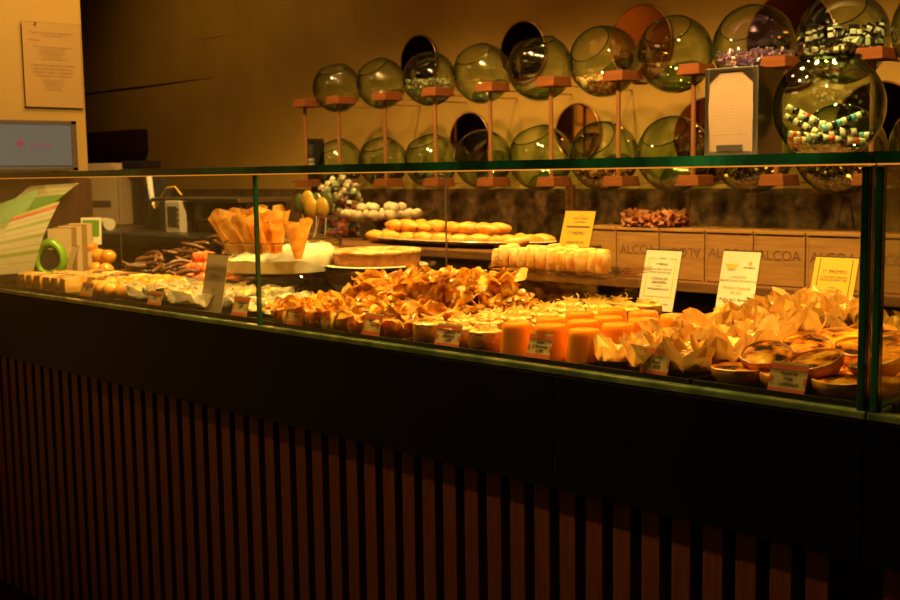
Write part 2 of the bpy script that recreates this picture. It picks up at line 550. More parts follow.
slab('floor', ((X_L + X_R) / 2, -0.6, FL - 0.05), (X_R - X_L, 5.2, 0.1), 'floor', 'dark shop floor')
slab('ceiling', ((X_L + X_R) / 2, -0.6, CEI + 0.05), (X_R - X_L, 5.2, 0.1), 'ceiling', 'plain painted shop ceiling')
slab('wall_back', ((X_L + X_R) / 2, Y_BACK + 0.05, (CEI + FL) / 2), (X_R - X_L, 0.1, CEI - FL), 'plaster', 'warm brown plaster wall behind the glass bowls')
slab('wall_front', ((X_L + X_R) / 2, -3.25, (CEI + FL) / 2), (X_R - X_L, 0.1, CEI - FL), 'dark_wall', 'dark wall on the customer side of the shop')
slab('wall_right', (X_R + 0.05, -0.65, (CEI + FL) / 2), (0.1, 5.3, CEI - FL), 'plaster', 'right end wall of the shop')
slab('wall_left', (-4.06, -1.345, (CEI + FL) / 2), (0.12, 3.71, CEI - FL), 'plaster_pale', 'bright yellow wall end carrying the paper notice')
slab('wall_recess', (X_L - 0.05, -0.65, (CEI + FL) / 2), (0.1, 5.3, CEI - FL), 'plaster', 'far end wall of the recess behind the till')
slab('trim_1', (-3.2, Y_BACK - 0.015, 1.01), (5.9, 0.03, 0.34), 'cork', 'rough dark cork panel on the wall behind the crates')


def bulkhead(name, pxl, pxr, ytop, ybot, depth, label):
    a = at(pxl, ybot, Y_BACK); b = at(pxr, ybot, Y_BACK)
    zt = at((pxl + pxr) / 2, ytop, Y_BACK - depth).z; zb = at((pxl + pxr) / 2, ybot, Y_BACK - depth).z
    bm = bmesh.new()
    n = 18
    L = b.x - a.x
    top, bot = [], []
    for i in range(n + 1):
        t = i / n
        d = depth * (1 - max(0, (t - 0.35) / 0.65) ** 2.2)
        top.append(bm.verts.new((a.x - 1.2 * (t == 0) + L * t, Y_BACK - d - 0.001, zt)))
        bot.append(bm.verts.new((a.x - 1.2 * (t == 0) + L * t, Y_BACK - d - 0.001, zb)))
    bt = [bm.verts.new((v.co.x, Y_BACK, zt)) for v in top]
    bb = [bm.verts.new((v.co.x, Y_BACK, zb)) for v in bot]
    for i in range(n):
        bm.faces.new((top[i], bot[i], bot[i + 1], top[i + 1])).smooth = True
        bm.faces.new((bot[i], bb[i], bb[i + 1], bot[i + 1]))
        bm.faces.new((top[i + 1], bt[i + 1], bt[i], top[i]))
    tag(link(name, bm, 'plaster'), label, None, None, 'structure')


bulkhead('trim_2', 85, 235, -30, 46, 0.014, 'upper curved plaster bulkhead in the dark recess')
bulkhead('trim_3', 85, 215, 47, 85, 0.018, 'lower curved plaster bulkhead in the dark recess')

# ------------------------------------------------------------------ display counters
def counter(x0, x1, label, joints, slat_x0=None):
    root = empty('display_counter', ((x0 + x1) / 2, 0.4, FL))
    ox = (x0 + x1) / 2
    tag(root, label, 'counter', 'glass display counters')

    def P(name, mats, build, smooth=False):
        bm = bmesh.new()
        build(bm)
        bmesh.ops.translate(bm, verts=bm.verts, vec=(-ox, -0.4, -FL))
        return link(name, bm, mats, root, smooth=smooth)

    P('backing_panel', 'backing', lambda bm: box(bm, (ox, 0.06, (0.68 + FL + 0.08) / 2), (x1 - x0, 0.06, 0.68 - FL - 0.08)))
    P('plinth', 'backing', lambda bm: box(bm, (ox, 0.09, FL + 0.04), (x1 - x0, 0.06, 0.08)))

    def slats(bm):
        k0 = math.ceil((x0 + 0.824) / 0.06045)
        k1 = math.floor((x1 + 0.824 - 0.038) / 0.06045)
        for k in range(k0, k1 + 1):
            x = -0.824 + 0.06045 * k
            box(bm, (x + 0.0185, 0.014, (0.676 - 0.10) / 2), (0.037, 0.028, 0.676 + 0.10), bevel=0.0015)
    P('slat_cladding', 'slat', slats)

    def fascia(bm):
        xs = [x0] + [j for j in joints] + [x1]
        for a, b in zip(xs[:-1], xs[1:]):
            box(bm, ((a + b) / 2, 0.012, (0.68 + 0.886) / 2), (b - a - 0.0015, 0.05, 0.206), bevel=0.001)
    P('fascia', 'fascia', fascia)
    P('deck', 'deck', lambda bm: box(bm, (ox, 0.43, 0.882), (x1 - x0, 0.78, 0.012)))
    P('rear_panel', 'dark_wood', lambda bm: box(bm, (ox, 0.81, 0.44), (x1 - x0, 0.02, 0.87)))
    P('glass_lip', 'lip', lambda bm: box(bm, (ox, 0.0, 0.8935), (x1 - x0, 0.02, 0.013), bevel=0.003))
    P('light_strip', 'led', lambda bm: box(bm, (ox, 0.004, 1.2513), (x1 - x0 - 0.004, 0.008, 0.0022)))  # glowing strip stands in for the lit lower edge of the top glass
    # top sheet, clear faces with green edges
    def top(bm):
        fs = box(bm, (ox, 0.39, 1.2607), (x1 - x0 - 0.003, 0.80, 0.0164))
        for f in fs[2:]: f.material_index = 1
    P('top_glass', ['pane', 'pane_edge'], top)
    return root, P


MT['led'] = emit('amber_led', (1.0, 0.3, 0.02), 0.75)  # emission painted on for the lit glass edge, no lamp there
XJ = -0.7325
croot, CP = counter(-3.995, XJ, 'long glass topped pastry counter clad in brown wooden slats', [at(557, 370, 0).x])
droot, DP = counter(XJ + 0.002, 0.9, 'second glass counter beyond the thick green glass joint', [])
jx = at(256, 250, 0).x


def pane(P, a, b):
    def bld(bm):
        fs = box(bm, ((a + b) / 2, 0.004, (0.899 + 1.2498) / 2), (b - a - 0.003, 0.008, 1.2498 - 0.899))
        for f in fs[:2] + [fs[3], fs[5]]: f.material_index = 1
    return P('front_glass', ['pane', 'pane_edge'], bld)


pane(CP, -3.994, jx)
pane(CP, jx, XJ - 0.001)
pane(DP, XJ + 0.003, 0.9)
CP('joint_seal', 'pane_edge', lambda bm: box(bm, (jx, 0.004, 1.0744), (0.005, 0.011, 0.349)))


def end_pane(P, x):
    def bld(bm):
        fs = box(bm, (x, 0.40, 1.0744), (0.008, 0.78, 0.349))
        for f in (fs[0], fs[1], fs[2], fs[4]): f.material_index = 1
    P('end_glass', ['pane', 'pane_edge'], bld)


end_pane(CP, XJ - 0.0065)
end_pane(DP, XJ + 0.0105)
CP('end_edge', 'pane_edge', lambda bm: box(bm, (XJ - 0.0095, 0.0, 1.0744), (0.0115, 0.013, 0.349), bevel=0.002))
DP('end_edge', 'pane_edge', lambda bm: box(bm, (XJ + 0.0105, 0.0, 1.0744), (0.0115, 0.013, 0.349), bevel=0.002))
CP('joint_strip', 'brass', lambda bm: box(bm, (XJ, 0.0, 1.072), (0.004, 0.01, 0.345))) if 'brass' in MT else None
CP('end_panel', 'dark_wood', lambda bm: box(bm, (-3.986, 0.26, 1.07), (0.014, 0.50, 0.35)))
for px in (446, 120):
    X = at(px, 220, 0.795).x
    CP('support_rod', 'steel', lambda bm: tube(bm, [(X, 0.795, 0.888), (X, 0.795, 1.2522)], 0.0028, 8))

# rear service shelf
def shelf(x0, x1, label):
    o = empty('service_shelf', ((x0 + x1) / 2, 1.05, FL))
    tag(o, label, 'shelf')
    bm = bmesh.new(); box(bm, (0, 0, 1.008 - FL), (x1 - x0, 0.44, 0.024), bevel=0.003); link('shelf_top', bm, 'shelf_wood', o)
    bm = bmesh.new(); box(bm, (0, -0.19, (1.0 + FL) / 2 - FL - 0.004), (x1 - x0, 0.03, 0.99 - FL)); link('shelf_front', bm, 'dark_wood', o)
    return o


shelf(-3.66, at(508, 262, 0.84).x, 'brown wooden service shelf behind the display case')

# ------------------------------------------------------------------ trays
def tray(x0, x1, y0, y1, label, z=0.889):
    bm = bmesh.new()
    cx, cy = (x0 + x1) / 2, (y0 + y1) / 2
    box(bm, (0, 0, 0.002), (x1 - x0, y1 - y0, 0.004))
    for s in (-1, 1):
        box(bm, (s * (x1 - x0) / 2, 0, 0.008), (0.004, y1 - y0 + 0.004, 0.016), bevel=0.001)
        box(bm, (0, s * (y1 - y0) / 2, 0.008), (x1 - x0, 0.004, 0.016), bevel=0.001)
    o = link('baking_tray', bm, 'tray', loc=(cx, cy, z))
    tag(o, label, 'tray', 'black trays in the display case')


tray(-1.045, -0.755, 0.03, 0.76, 'black tray under the custard tarts')
tray(-1.275, -1.055, 0.03, 0.76, 'black tray under the tan paper wrapped pastries')
tray(-1.755, -1.285, 0.03, 0.76, 'wide black tray under the puddings and egg thread tarts')
tray(-2.245, -1.765, 0.03, 0.76, 'black tray under the crinkled filo pastries')
tray(-2.99, -2.275, 0.05, 0.34, 'black tray under the white paper wrapped pastries')
tray(-3.75, -3.00, 0.05, 0.38, 'black tray under the sponge slices and glazed buns')
tray(-3.97, -3.0, 0.40, 0.77, 'black tray under the chocolate sticks and fruit balls')
TZ = 0.894

# ------------------------------------------------------------------ pastries
def filo_proto(seed):
    rr = random.Random(seed)
    bm = bmesh.new()
    ph = rr.random() * 6
    lathe(bm, [(0, 0), (0.03, 0.0), (0.042, 0.008), (0.045, 0.022), (0.041, 0.036), (0.030, 0.047), (0, 0.048)], 48,
          wob=lambda a, i: 1 + (0.05 * math.sin(15 * a + ph) + 0.06 * math.sin(5 * a + 2 * ph)) * (i > 1))
    root = link('filo_pastry', bm, 'filo_body', smooth=True)
    bm = bmesh.new()
    for k in range(12):
        a = 2 * PI * k * 5 / 12 + rr.uniform(-.25, .25)
        low = k % 6 == 0
        ln = rr.uniform(0.038, 0.052); w = rr.uniform(0.045, 0.07)
        lean = rr.uniform(-0.1, 0.55); curl = rr.uniform(-0.5, 0.9); tw = rr.uniform(-.6, .6)
        r0 = rr.uniform(0.034, 0.042) if low else rr.uniform(0.008, 0.032); z0 = rr.uniform(0.002, 0.012) if low else rr.uniform(0.02, 0.034)
        off = Vector((rr.random() * 50, rr.random() * 50, rr.random() * 50))
        e = Vector((math.cos(a), math.sin(a), 0)); t = Vector((-math.sin(a), math.cos(a), 0))

        def fn(u, v):
            l = lean + curl * v
            base = e * (r0 + ln * v * math.sin(l)) + Vector((0, 0, z0 + ln * v * math.cos(l)))
            ww = w * (0.75 + 0.4 * v)
            p = base + t * (u - .5) * ww + e * ((u - .5) * tw * 0.02 - 0.02 * (2 * u - 1) ** 2 * (1 - v))
            p += Vector((0, 0, 0.014 * v)) * noise.noise(p * 45 + off) + e * 0.02 * noise.noise(p * 36 + off * 2) - Vector((0, 0, 0.016)) * v * abs(2 * u - 1) ** 1.5
            p += (e + Vector((0, 0, .6))) * 0.0065 * v * noise.noise(p * 115 + off * 3)
            return p
        sheet(bm, fn, 11, 9, 0.0007)
    for f in bm.faces: f.smooth = False
    link('filo_leaves', bm, 'filo', root)
    # a golden pointed flap rolled round the front, as on a folded pouch
    tag(root, 'x', 'pastry', 'crinkled filo pastries')
    return root


filos = [filo_proto(s) for s in range(6)]
used = set()


def put(protos, i, loc, rot, scale, label, key):
    p = protos[i % len(protos)]
    if (key, i % len(protos)) not in used:
        used.add((key, i % len(protos)))
        p.location = loc; p.rotation_euler = rot
        p.scale = (scale,) * 3
        p['label'] = label
        return p
    return dup(p, loc, rot, scale, label)


i = 0
xs_f = [-2.20, -2.115, -2.03, -1.945, -1.86, -1.80]
frows = [0.085, 0.175, 0.27, 0.37, 0.47]
for r, y in enumerate(frows):
    n = 5
    for c in range(n):
        x = -2.195 + 0.088 * c + (0.02 if r % 2 else 0) + rnd.uniform(-.008, .008)
        put(filos, i, (x, y + rnd.uniform(-.008, .008), TZ), (0, 0, rnd.uniform(0, 6.28)), rnd.uniform(0.95, 1.1),
            'crinkled golden filo pastry on the tray, %s, %s' % (rown(r), nth(c, n)), 'filo')
        i += 1
for r, y in enumerate((0.31, 0.42)):
    for c in range(4):
        x = -2.155 + 0.095 * c + 0.03 * r + rnd.uniform(-.008, .008)
        put(filos, i, (x, y, TZ + 0.05 + 0.012 * r), (rnd.uniform(-.2, .2), rnd.uniform(-.2, .2), rnd.uniform(0, 6.28)), rnd.uniform(0.85, 1.0),
            'filo pastry stacked on top of the others, %s stacked row, %s' % (['nearer', 'farther'][r], nth(c, 4)), 'filo')
        i += 1


def egg_proto(seed):
    rr = random.Random(seed)
    bm = bmesh.new()
    lathe(bm, [(0, 0), (0.031, 0), (0.0335, 0.004), (0.0335, 0.038), (0.031, 0.043), (0, 0.043)], 28, wob=lambda a, i: 1 + 0.012 * math.sin(5 * a + seed))
    root = link('egg_thread_tart', bm, 'sponge_brown')
    bm = bmesh.new()
    lathe(bm, [(0, 0.048), (0.026, 0.047), (0.033, 0.043), (0.033, 0.040), (0.0, 0.040)], 24, wob=lambda a, i: 1 + 0.05 * math.sin(7 * a + seed))
    for k in range(30):
        r = 0.026 * math.sqrt(rr.random()); a = rr.uniform(0, 6.28); d = a + 1.57 + rr.uniform(-.6, .6); L = rr.uniform(0.010, 0.022)
        p0 = Vector((r * math.cos(a), r * math.sin(a), 0.0475 + rr.uniform(0, .003)))
        dv = Vector((math.cos(d), math.sin(d), 0)); sd = Vector((-dv.y, dv.x, 0)) * rr.uniform(-.009, .009)
        up = rr.uniform(0.0, 0.006) if k % 9 else rr.uniform(0.008, 0.014)
        tube(bm, [p0 - dv * L / 2, p0 + sd * .6 + Vector((0, 0, up * .6)), p0 + dv * L / 2 + Vector((0, 0, up))], 0.0011, 5)
    link('egg_threads', bm, 'egg_thread', root)
    tag(root, 'x', 'tart', 'egg thread tarts')
    return root


eggs = [egg_proto(s) for s in range(4)]
i = 0
for r, y in enumerate((0.075, 0.165, 0.255, 0.345, 0.435, 0.525, 0.615)):
    cols = [-1.712, -1.634, -1.556][1 if r < 0 else 0:]
    for c, x in enumerate(cols):
        put(eggs, i, (x + rnd.uniform(-.004, .004), y + rnd.uniform(-.006, .006), TZ), (0, 0, rnd.uniform(0, 6.28)), rnd.uniform(0.97, 1.06),
            'brown tart topped with shiny egg threads, %s, %s' % (rown(r), nth(c, 3) if c != 1 else 'middle one'), 'egg')
        i += 1


def pudding_proto():
    bm = bmesh.new()
    lathe(bm, [(0, 0), (0.034, 0), (0.0355, 0.0025), (0.035, 0.008), (0.0305, 0.056), (0.0295, 0.0625), (0.0268, 0.0662), (0.022, 0.067), (0, 0.0665)], 36)
    o = link('orange_pudding', bm, 'pudding')
    tag(o, 'x', 'pudding', 'moulded orange puddings')
    return o


puds = [pudding_proto()]
i = 0
for r, y in enumerate((0.075, 0.165, 0.262, 0.355)):
    for c, x in enumerate((-1.473, -1.394, -1.312)):
        put(puds, i, (x + rnd.uniform(-.003, .003) + 0.012 * (r % 2), y + rnd.uniform(-.006, .006), TZ), (0, 0, rnd.uniform(0, 6.28)), rnd.uniform(0.98, 1.03),
            'smooth orange moulded pudding, %s, %s' % (rown(r), ['left column', 'middle column', 'right column'][c]), 'pud')
        i += 1


def wrap_proto(seed, name, paper, filling, grp, s=1.0, hmul=1.0):
    rr = random.Random(seed)
    root = empty(name, (0, 0, 0))
    bm = bmesh.new()
    lathe(bm, [(0.0, 0), (0.026 * s, 0), (0.034 * s, 0.016), (0.0335 * s, 0.016), (0.026 * s, 0.001), (0, 0.001)], 40, wob=lambda a, i: 1 + 0.03 * math.sin(20 * a) * (i in (1, 2, 3, 4)))
    link('baking_case', bm, 'case_brown', root)
    bm = bmesh.new()
    off = Vector((rr.random() * 50, rr.random() * 50, 3))
    ph = rr.random() * 6
    npk = 5 if seed % 2 else 4
    hs = [rr.uniform(0.75, 1.2) for _ in range(npk)]
    ws = [rr.uniform(-.35, .35) for _ in range(npk)]

    nseg = npk * 4
    rows = []
    for lv in range(4):
        ring = []
        for q in range(nseg):
            k, w = q // 4, q % 4
            tri = (0, 0.74, 1, 0.74)[w]
            t = lv / 3
            aa = 2 * PI * (q + ws[k] * 1.6 * tri * t) / nseg
            h = (0.033 + 0.024 * tri * hs[k] * hmul) * t
            r = (0.025 + 0.010 * min(1, t * 2) + 0.017 * t * t * (0.15 + 0.85 * tri) - 0.006 * (w in (1, 3)) * t) * s + rr.uniform(-.0025, .0025) * (lv > 0)
            if lv == 3 and w == 2: r += rr.uniform(-.016, .010)
            ring.append(bm.verts.new((r * math.cos(aa), r * math.sin(aa), 0.003 + h)))
        rows.append(ring)
    fs = []
    for lv in range(3):
        for q in range(nseg):
            j = (q + 1) % nseg
            A, B, C_, D_ = rows[lv][q], rows[lv][j], rows[lv + 1][j], rows[lv + 1][q]
            if q % 2: fs += [bm.faces.new((A, B, C_)), bm.faces.new((A, C_, D_))]
            else: fs += [bm.faces.new((A, B, D_)), bm.faces.new((B, C_, D_))]
    fs.append(bm.faces.new(rows[0][::-1]))
    bmesh.ops.solidify(bm, geom=fs, thickness=0.0005)
    for f in bm.faces: f.smooth = False
    link('paper_wrapper', bm, paper, root)
    bm = bmesh.new()
    blob(bm, (0, 0, 0.026), 0.031 * s, seed, 0.12, 2.5, 3, (1, 1, 0.5))
    for k in range(7):
        a = rr.uniform(0, 6.28); r = 0.022 * math.sqrt(rr.random()) * s
        blob(bm, (r * math.cos(a), r * math.sin(a), 0.040 - 0.1 * r), rr.uniform(.004, .007) * s, seed + k, 0.3, 2, 1)
    link('nut_filling', bm, filling, root)
    tag(root, 'x', 'pastry', grp)
    return root


wraps = [wrap_proto(20 + s, 'paper_wrapped_pastry', 'wax_paper', 'nut_filling', 'tan paper wrapped pastries') for s in range(5)]
i = 0
for r in range(9):
    y = 0.072 + 0.077 * r
    for c in range(3):
        if r == 0 and c == 2: pass
        x = -1.238 + 0.073 * c + (0.012 if r % 2 else 0) + rnd.uniform(-.006, .006)
        put(wraps, i, (x, y + rnd.uniform(-.006, .006), TZ + 0.0045 * r), (rnd.uniform(-.1, .1), rnd.uniform(-.1, .1), rnd.uniform(0, 6.28)), rnd.uniform(0.95, 1.12),
            'pointed tan paper cup with nut pastry, %s, %s' % (rown(r), ['left column', 'middle column', 'right column'][c]), 'wrap')
        i += 1
for c, (x, y) in enumerate(((-1.0, 0.50), (-0.93, 0.56), (-1.0, 0.60), (-0.86, 0.62), (-0.93, 0.66), (-0.81, 0.69), (-1.01, 0.69))):
    put(wraps, i, (x, y, TZ), (rnd.uniform(-.1, .1), rnd.uniform(-.1, .1), rnd.uniform(0, 6.28)), 1.1,
        'tan paper cup standing behind the custard tarts, %s' % ['nearest', 'second nearest', 'third nearest', 'fourth nearest', 'fifth nearest', 'next to farthest', 'farthest'][c], 'wrap')
    i += 1


def nata_proto(seed):
    rr = random.Random(seed)
    bm = bmesh.new()
    ph = rr.random() * 6
    lathe(bm, [(0, 0), (0.024, 0.0), (0.033, 0.006), (0.0405, 0.016), (0.043, 0.025), (0.0425, 0.0295), (0.0408, 0.0305), (0.0392, 0.028), (0.0380, 0.0235), (0, 0.019)], 36,
          wob=lambda a, i: 1 + (0.03 * math.sin(3 * a + ph) + 0.022 * math.sin(8 * a + ph) + 0.014 * math.sin(17 * a)) * (i > 1))
    root = link('custard_tart', bm, 'shell', smooth=True)
    bm = bmesh.new()
    off = Vector((seed * 9.1, 2, 3))
    n, m = 36, 7
    cv = bm.verts.new((0, 0, 0.0305))
    prev = None
    for j in range(1, m + 1):
        ring = []
        for k in range(n):
            a = 2 * PI * k / n
            r = 0.0393 * j / m * (1 + 0.025 * math.sin(3 * a + ph))
            p = Vector((r * math.cos(a), r * math.sin(a), 0))
            ring.append(bm.verts.new((p.x, p.y, 0.0268 + 0.0037 * (1 - (j / m) ** 2) + 0.003 * noise.noise(p * 70 + off))))
        for k in range(n):
            q = (k + 1) % n
            f = bm.faces.new((cv, ring[k], ring[q])) if prev is None else bm.faces.new((prev[k], ring[k], ring[q], prev[q]))
            f.smooth = True
        prev = ring
    link('burnt_custard', bm, 'custard', root)
    tag(root, 'x', 'tart', 'custard tarts')
    return root


natas = [nata_proto(s) for s in range(4)]
i = 0
for r, y in enumerate((0.085, 0.172, 0.26, 0.348, 0.436)):
    for c in range(3):
        x = -0.992 + 0.088 * c + (0.01 if r % 2 else -0.004) + rnd.uniform(-.004, .004)
        put(natas, i, (x, y, TZ), (0, 0, rnd.uniform(0, 6.28)), rnd.uniform(0.96, 1.03),
            'burnt custard tart on the tray, %s, %s' % (rown(r), ['left', 'middle', 'right'][c]), 'nata')
        i += 1
top = [(-0.965, 0.125, 0.32, 0.1), (-0.868, 0.115, 0.28, -0.12), (-0.79, 0.16, 0.15, -0.2), (-0.95, 0.225, 0.25, 0.15), (-0.86, 0.235, 0.2, 0.1), (-0.79, 0.26, 0.3, -0.1),
       (-0.94, 0.33, 0.2, 0.1), (-0.85, 0.35, 0.25, -.1), (-0.79, 0.40, 0.2, 0), (-0.93, 0.43, .2, .1)]
for c, (x, y, rx, ry) in enumerate(top):
    put(natas, i + c * 3 + c // 2, (x, y, TZ + 0.026 + (0.006 if c > 2 else 0)), (rx, ry, 0), 1.0,
        'tilted custard tart on top of the pile, %s' % ['front left', 'front middle', 'front right', 'second row left', 'second row middle', 'second row right', 'third row left', 'third row middle', 'back right', 'back left'][c], 'nata')
i = 40
for r, y in enumerate((0.09, 0.18, 0.27, 0.36, 0.45, 0.54)):
    for c in range(2):
        put(natas, i, (-0.672 + 0.092 * c, y, TZ - 0.006), (0, 0, rnd.uniform(0, 6.28)), 1.0,
            'custard tart in the second counter, %s, %s' % (rown(r), ['left', 'right'][c]), 'nata')
        i += 1
for r, y in enumerate((0.23, 0.33, 0.43, 0.52)):
    put(natas, i, (-0.645, y, TZ + 0.022), (0.2, 0.1, r), 1.0, 'custard tart lying on others in the second counter, %s' % ['nearest', 'second nearest', 'third nearest', 'farthest'][r], 'nata')
    i += 1
tray(-0.718, -0.45, 0.05, 0.60, 'black tray in the second counter under custard tarts')

# left half of the case
wwraps = [wrap_proto(60 + s, 'white_wrapped_pastry', 'white_wrap', 'nut_filling', 'white paper wrapped pastries', 1.45, 0.8) for s in range(3)]
i = 0
for r, y in enumerate((0.115, 0.21, 0.295)):
    for c in range(4):
        x = -2.925 + 0.112 * c + rnd.uniform(-.008, .008) + 0.02 * r
        put(wwraps, i, (x, y, TZ), (0, 0, rnd.uniform(0, 6.28)), rnd.uniform(0.95, 1.05),
            'white paper cup pastry left of tall card, %s, %s' % (rown(r), nth(c, 4)), 'wwrap')
        i += 1
bwraps = [wrap_proto(80 + s, 'white_wrapped_pastry', 'white_wrap', 'berry_filling', 'white paper wrapped pastries', 1.35, 0.7) for s in range(2)]
i = 0
for r, y in enumerate((0.13, 0.235)):
    for c in range(2):
        put(bwraps, i, (-2.42 + 0.105 * c, y, TZ), (0, 0, rnd.uniform(0, 6.28)), 1.0,
            'white paper cup with red flecked top by the glass joint, %s, %s' % (['front', 'back'][r], ['left', 'right'][c]), 'bwrap')
        i += 1


def slice_proto(seed):
    bm = bmesh.new()
    box(bm, (0, 0, 0.024), (0.055, 0.07, 0.05), bevel=0.016)
    root = link('sponge_slice', bm, 'sponge_yellow', smooth=True)
    bm = bmesh.new()
    n = 8
    def fn(u, v):
        return Vector(((u - .5) * 0.048, (v - .5) * 0.066, 0.051 + 0.004 * noise.noise(Vector((u * 4 + seed, v * 4, seed))) - 0.006 * (max(abs(2 * u - 1), abs(2 * v - 1)) ** 4)))
    sheet(bm, fn, 8, 8, 0.004)
    link('icing_layer', bm, 'icing', root)
    tag(root, 'x', 'cake slice', 'iced sponge slices')
    return root


slices = [slice_proto(s) for s in range(3)]
i = 0
for r, (y, x0, n) in enumerate(((0.11, -3.665, 6), (0.20, -3.6, 7), (0.29, -3.56, 7))):
    for c in range(n):
        put(slices, i, (x0 + 0.060 * c + rnd.uniform(-.003, .003), y, TZ), (0, 0, rnd.uniform(-.12, .12)), 1.0,
            'yellow sponge slice with white icing, %s, %s' % (rown(r), nth(c, n)), 'slice')
        i += 1


def bun_proto(seed):
    bm = bmesh.new()
    blob(bm, (-0.022, 0, 0.026), 0.03, seed, 0.06, 1.2, 3, (1, 1.05, 0.88))
    blob(bm, (0.022, 0.004, 0.026), 0.03, seed + 3, 0.06, 1.2, 3, (1, 1.05, 0.88))
    root = link('glazed_bun', bm, 'glazed')
    tag(root, 'x', 'bun', 'glazed buns')
    return root


buns = [bun_proto(1), bun_proto(5)]
i = 0
for r, y in enumerate((0.095, 0.17, 0.245, 0.32)):
    for c in range(2):
        put(buns, i, (-3.155 + 0.1 * c + (-.03 if r else 0), y, TZ), (0, 0, rnd.uniform(-.4, .4)), 1.0,
            'shiny orange glazed bun beside the sponge slices, %s, %s' % (rown(r), ['left', 'right'][c]), 'bun')
        i += 1


def ball_proto(cherry):
    bm = bmesh.new()
    blob(bm, (0, 0, 0.027), 0.029, 4, 0.03, 1.2, 3, (1, 1, 0.93))
    root = link('glazed_ball', bm, 'glazed')
    if cherry:
        bm = bmesh.new(); blob(bm, (0, -0.006, 0.052), 0.011, 3, 0.03, 1, 2); link('cherry', bm, 'cherry', root)
    tag(root, 'x', 'pastry', 'glazed dough balls')
    return root


balls = [ball_proto(False)]
cball = ball_proto(True)
spots = [(88, 273), (97, 273), (106, 273), (79, 276), (70, 277), (90, 267), (100, 267), (109, 270), (54, 277), (84, 270)]
for i, (px, py) in enumerate(spots):
    low = py >= 271
    p = at(px, py, 0.44 if low else 0.47)
    lb = 'round glazed dough ball, %s of the heap in the %s layer' % (ORD[i], 'lower' if low else 'upper')
    p.z = TZ if low else TZ + 0.045
    put(balls, i, p, (0, 0, i), 1.0, 'round golden dough ball without a cherry beside the chocolate sticks', 'ball')
cb = at(93, 258, 0.46)
cball.location = (cb.x, 0.45, TZ + 0.075)
cball['label'] = 'golden dough ball with a red cherry on top of the heap'

stick_me = []
for s in range(5):
    rr = random.Random(s)
    bm = bmesh.new()
    b1, b2 = rr.uniform(-.02, .02), rr.uniform(-.012, .012)
    tube(bm, [(-.05, 0, 0), (-.048, 0, 0), (-.025, b1 * .7, b2), (0, b1, b2 * 1.4), (.025, b1 * .7, b2), (.048, 0, 0), (.05, 0, 0)], [.003, .006, .0068, .007, .0068, .006, .003], 8)
    me = bpy.data.meshes.new('chocolate_stick'); bm.to_mesh(me); bm.free(); me.materials.append(MT['chocolate'])
    stick_me.append(me)
for k in range(110):
    u, v = rnd.uniform(0, 1), rnd.random()
    hmax = 0.115 * (1 - abs(2 * u - 1) ** 2.5) * (0.55 + 0.45 * v)
    o = bpy.data.objects.new('chocolate_stick', stick_me[k % 5])
    COL.objects.link(o)
    o.location = (-3.66 + 0.46 * u, 0.43 + 0.28 * v, TZ + 0.012 + hmax * (k % 4) / 3)
    o.rotation_euler = (rnd.uniform(-.3, .3), rnd.uniform(-.35, .35), rnd.uniform(0, 3.14))
    tag(o, 'curved dark chocolate coated stick lying in the loose heap', 'chocolate stick', 'chocolate coated sticks in the heap')

fr_me = []
for s in range(3):
    bm = bmesh.new(); blob(bm, (0, 0, 0), 0.024, s + 11, 0.28, 1.6, 2)
    me = bpy.data.meshes.new('candied_fruit'); bm.to_mesh(me); bm.free(); me.materials.append(MT['candied'])
    fr_me.append(me)
k = 0
for lay, (nx, ny) in enumerate(((5, 3), (4, 2), (3, 1))):
    for a in range(nx):
        for b in range(ny):
            o = bpy.data.objects.new('candied_fruit', fr_me[k % 3]); COL.objects.link(o)
            c = at(198, 272, 0.5)
            o.location = (at(188, 270, 0.5).x + 0.036 * (a + lay * 0.5), 0.47 + 0.05 * (b + lay * .5), TZ + 0.02 + 0.033 * lay)
            o.rotation_euler = (k, k * 2, k * 3)
            tag(o, 'lumpy red orange candied fruit in the small heap beside the chocolate sticks', 'candied fruit', 'heap of candied fruit')
            k += 1

mer_me = []
for s in range(3):
    bm = bmesh.new(); blob(bm, (0, 0, 0.016), 0.021, s + 31, 0.22, 1.8, 2, (1.1, 1, 0.85))
    me = bpy.data.meshes.new('meringue'); bm.to_mesh(me); bm.free(); me.materials.append(MT['meringue'])
    mer_me.append(me)
k = 0
for (px, y, z) in ((306, 0.50, 0), (316, 0.50, 0), (326, 0.50, 0), (311, 0.56, 0), (321, 0.56, 0), (312, .52, .028), (321, .52, .028)):
    p = at(px, 285, y)
    o = bpy.data.objects.new('meringue', mer_me[k % 3]); COL.objects.link(o)
    o.location = (p.x, y, TZ + z); o.rotation_euler = (0, 0, k); o.scale = (1.3,) * 3
    tag(o, 'white lumpy meringue on the deck between cake stand and filo pastries', 'meringue', 'meringues beside the cake stand')
    k += 1

# ------------------------------------------------------------------ cake stand, dish, cones
DC = at(284, 270, 0.45)
ds = 0.172
root = empty('cake_stand', (DC.x, 0.45, 0.888))
tag(root, 'clear glass footed stand under the dish of wafer cones', 'cake stand')
bm = bmesh.new(); lathe(bm, [(0, 0), (0.06, 0), (0.06, 0.004), (0.03, 0.008), (0.026, 0.02), (0.03, DC.z - 0.888 - 0.012), (0, DC.z - 0.888 - 0.012)], 36); link('foot', bm, 'clear', root, smooth=True)
bm = bmesh.new(); lathe(bm, [(0, DC.z - 0.9), (ds + 0.012, DC.z - 0.9), (ds + 0.014, DC.z - 0.896), (ds + 0.012, DC.z - 0.892), (0, DC.z - 0.892)], 48); link('plate', bm, 'clear', root)
dish_z = DC.z - 0.003
root = empty('glass_dish', (DC.x, 0.45, dish_z))
tag(root, 'round straight sided glass dish filled with white sugar', 'dish')
bm = bmesh.new()
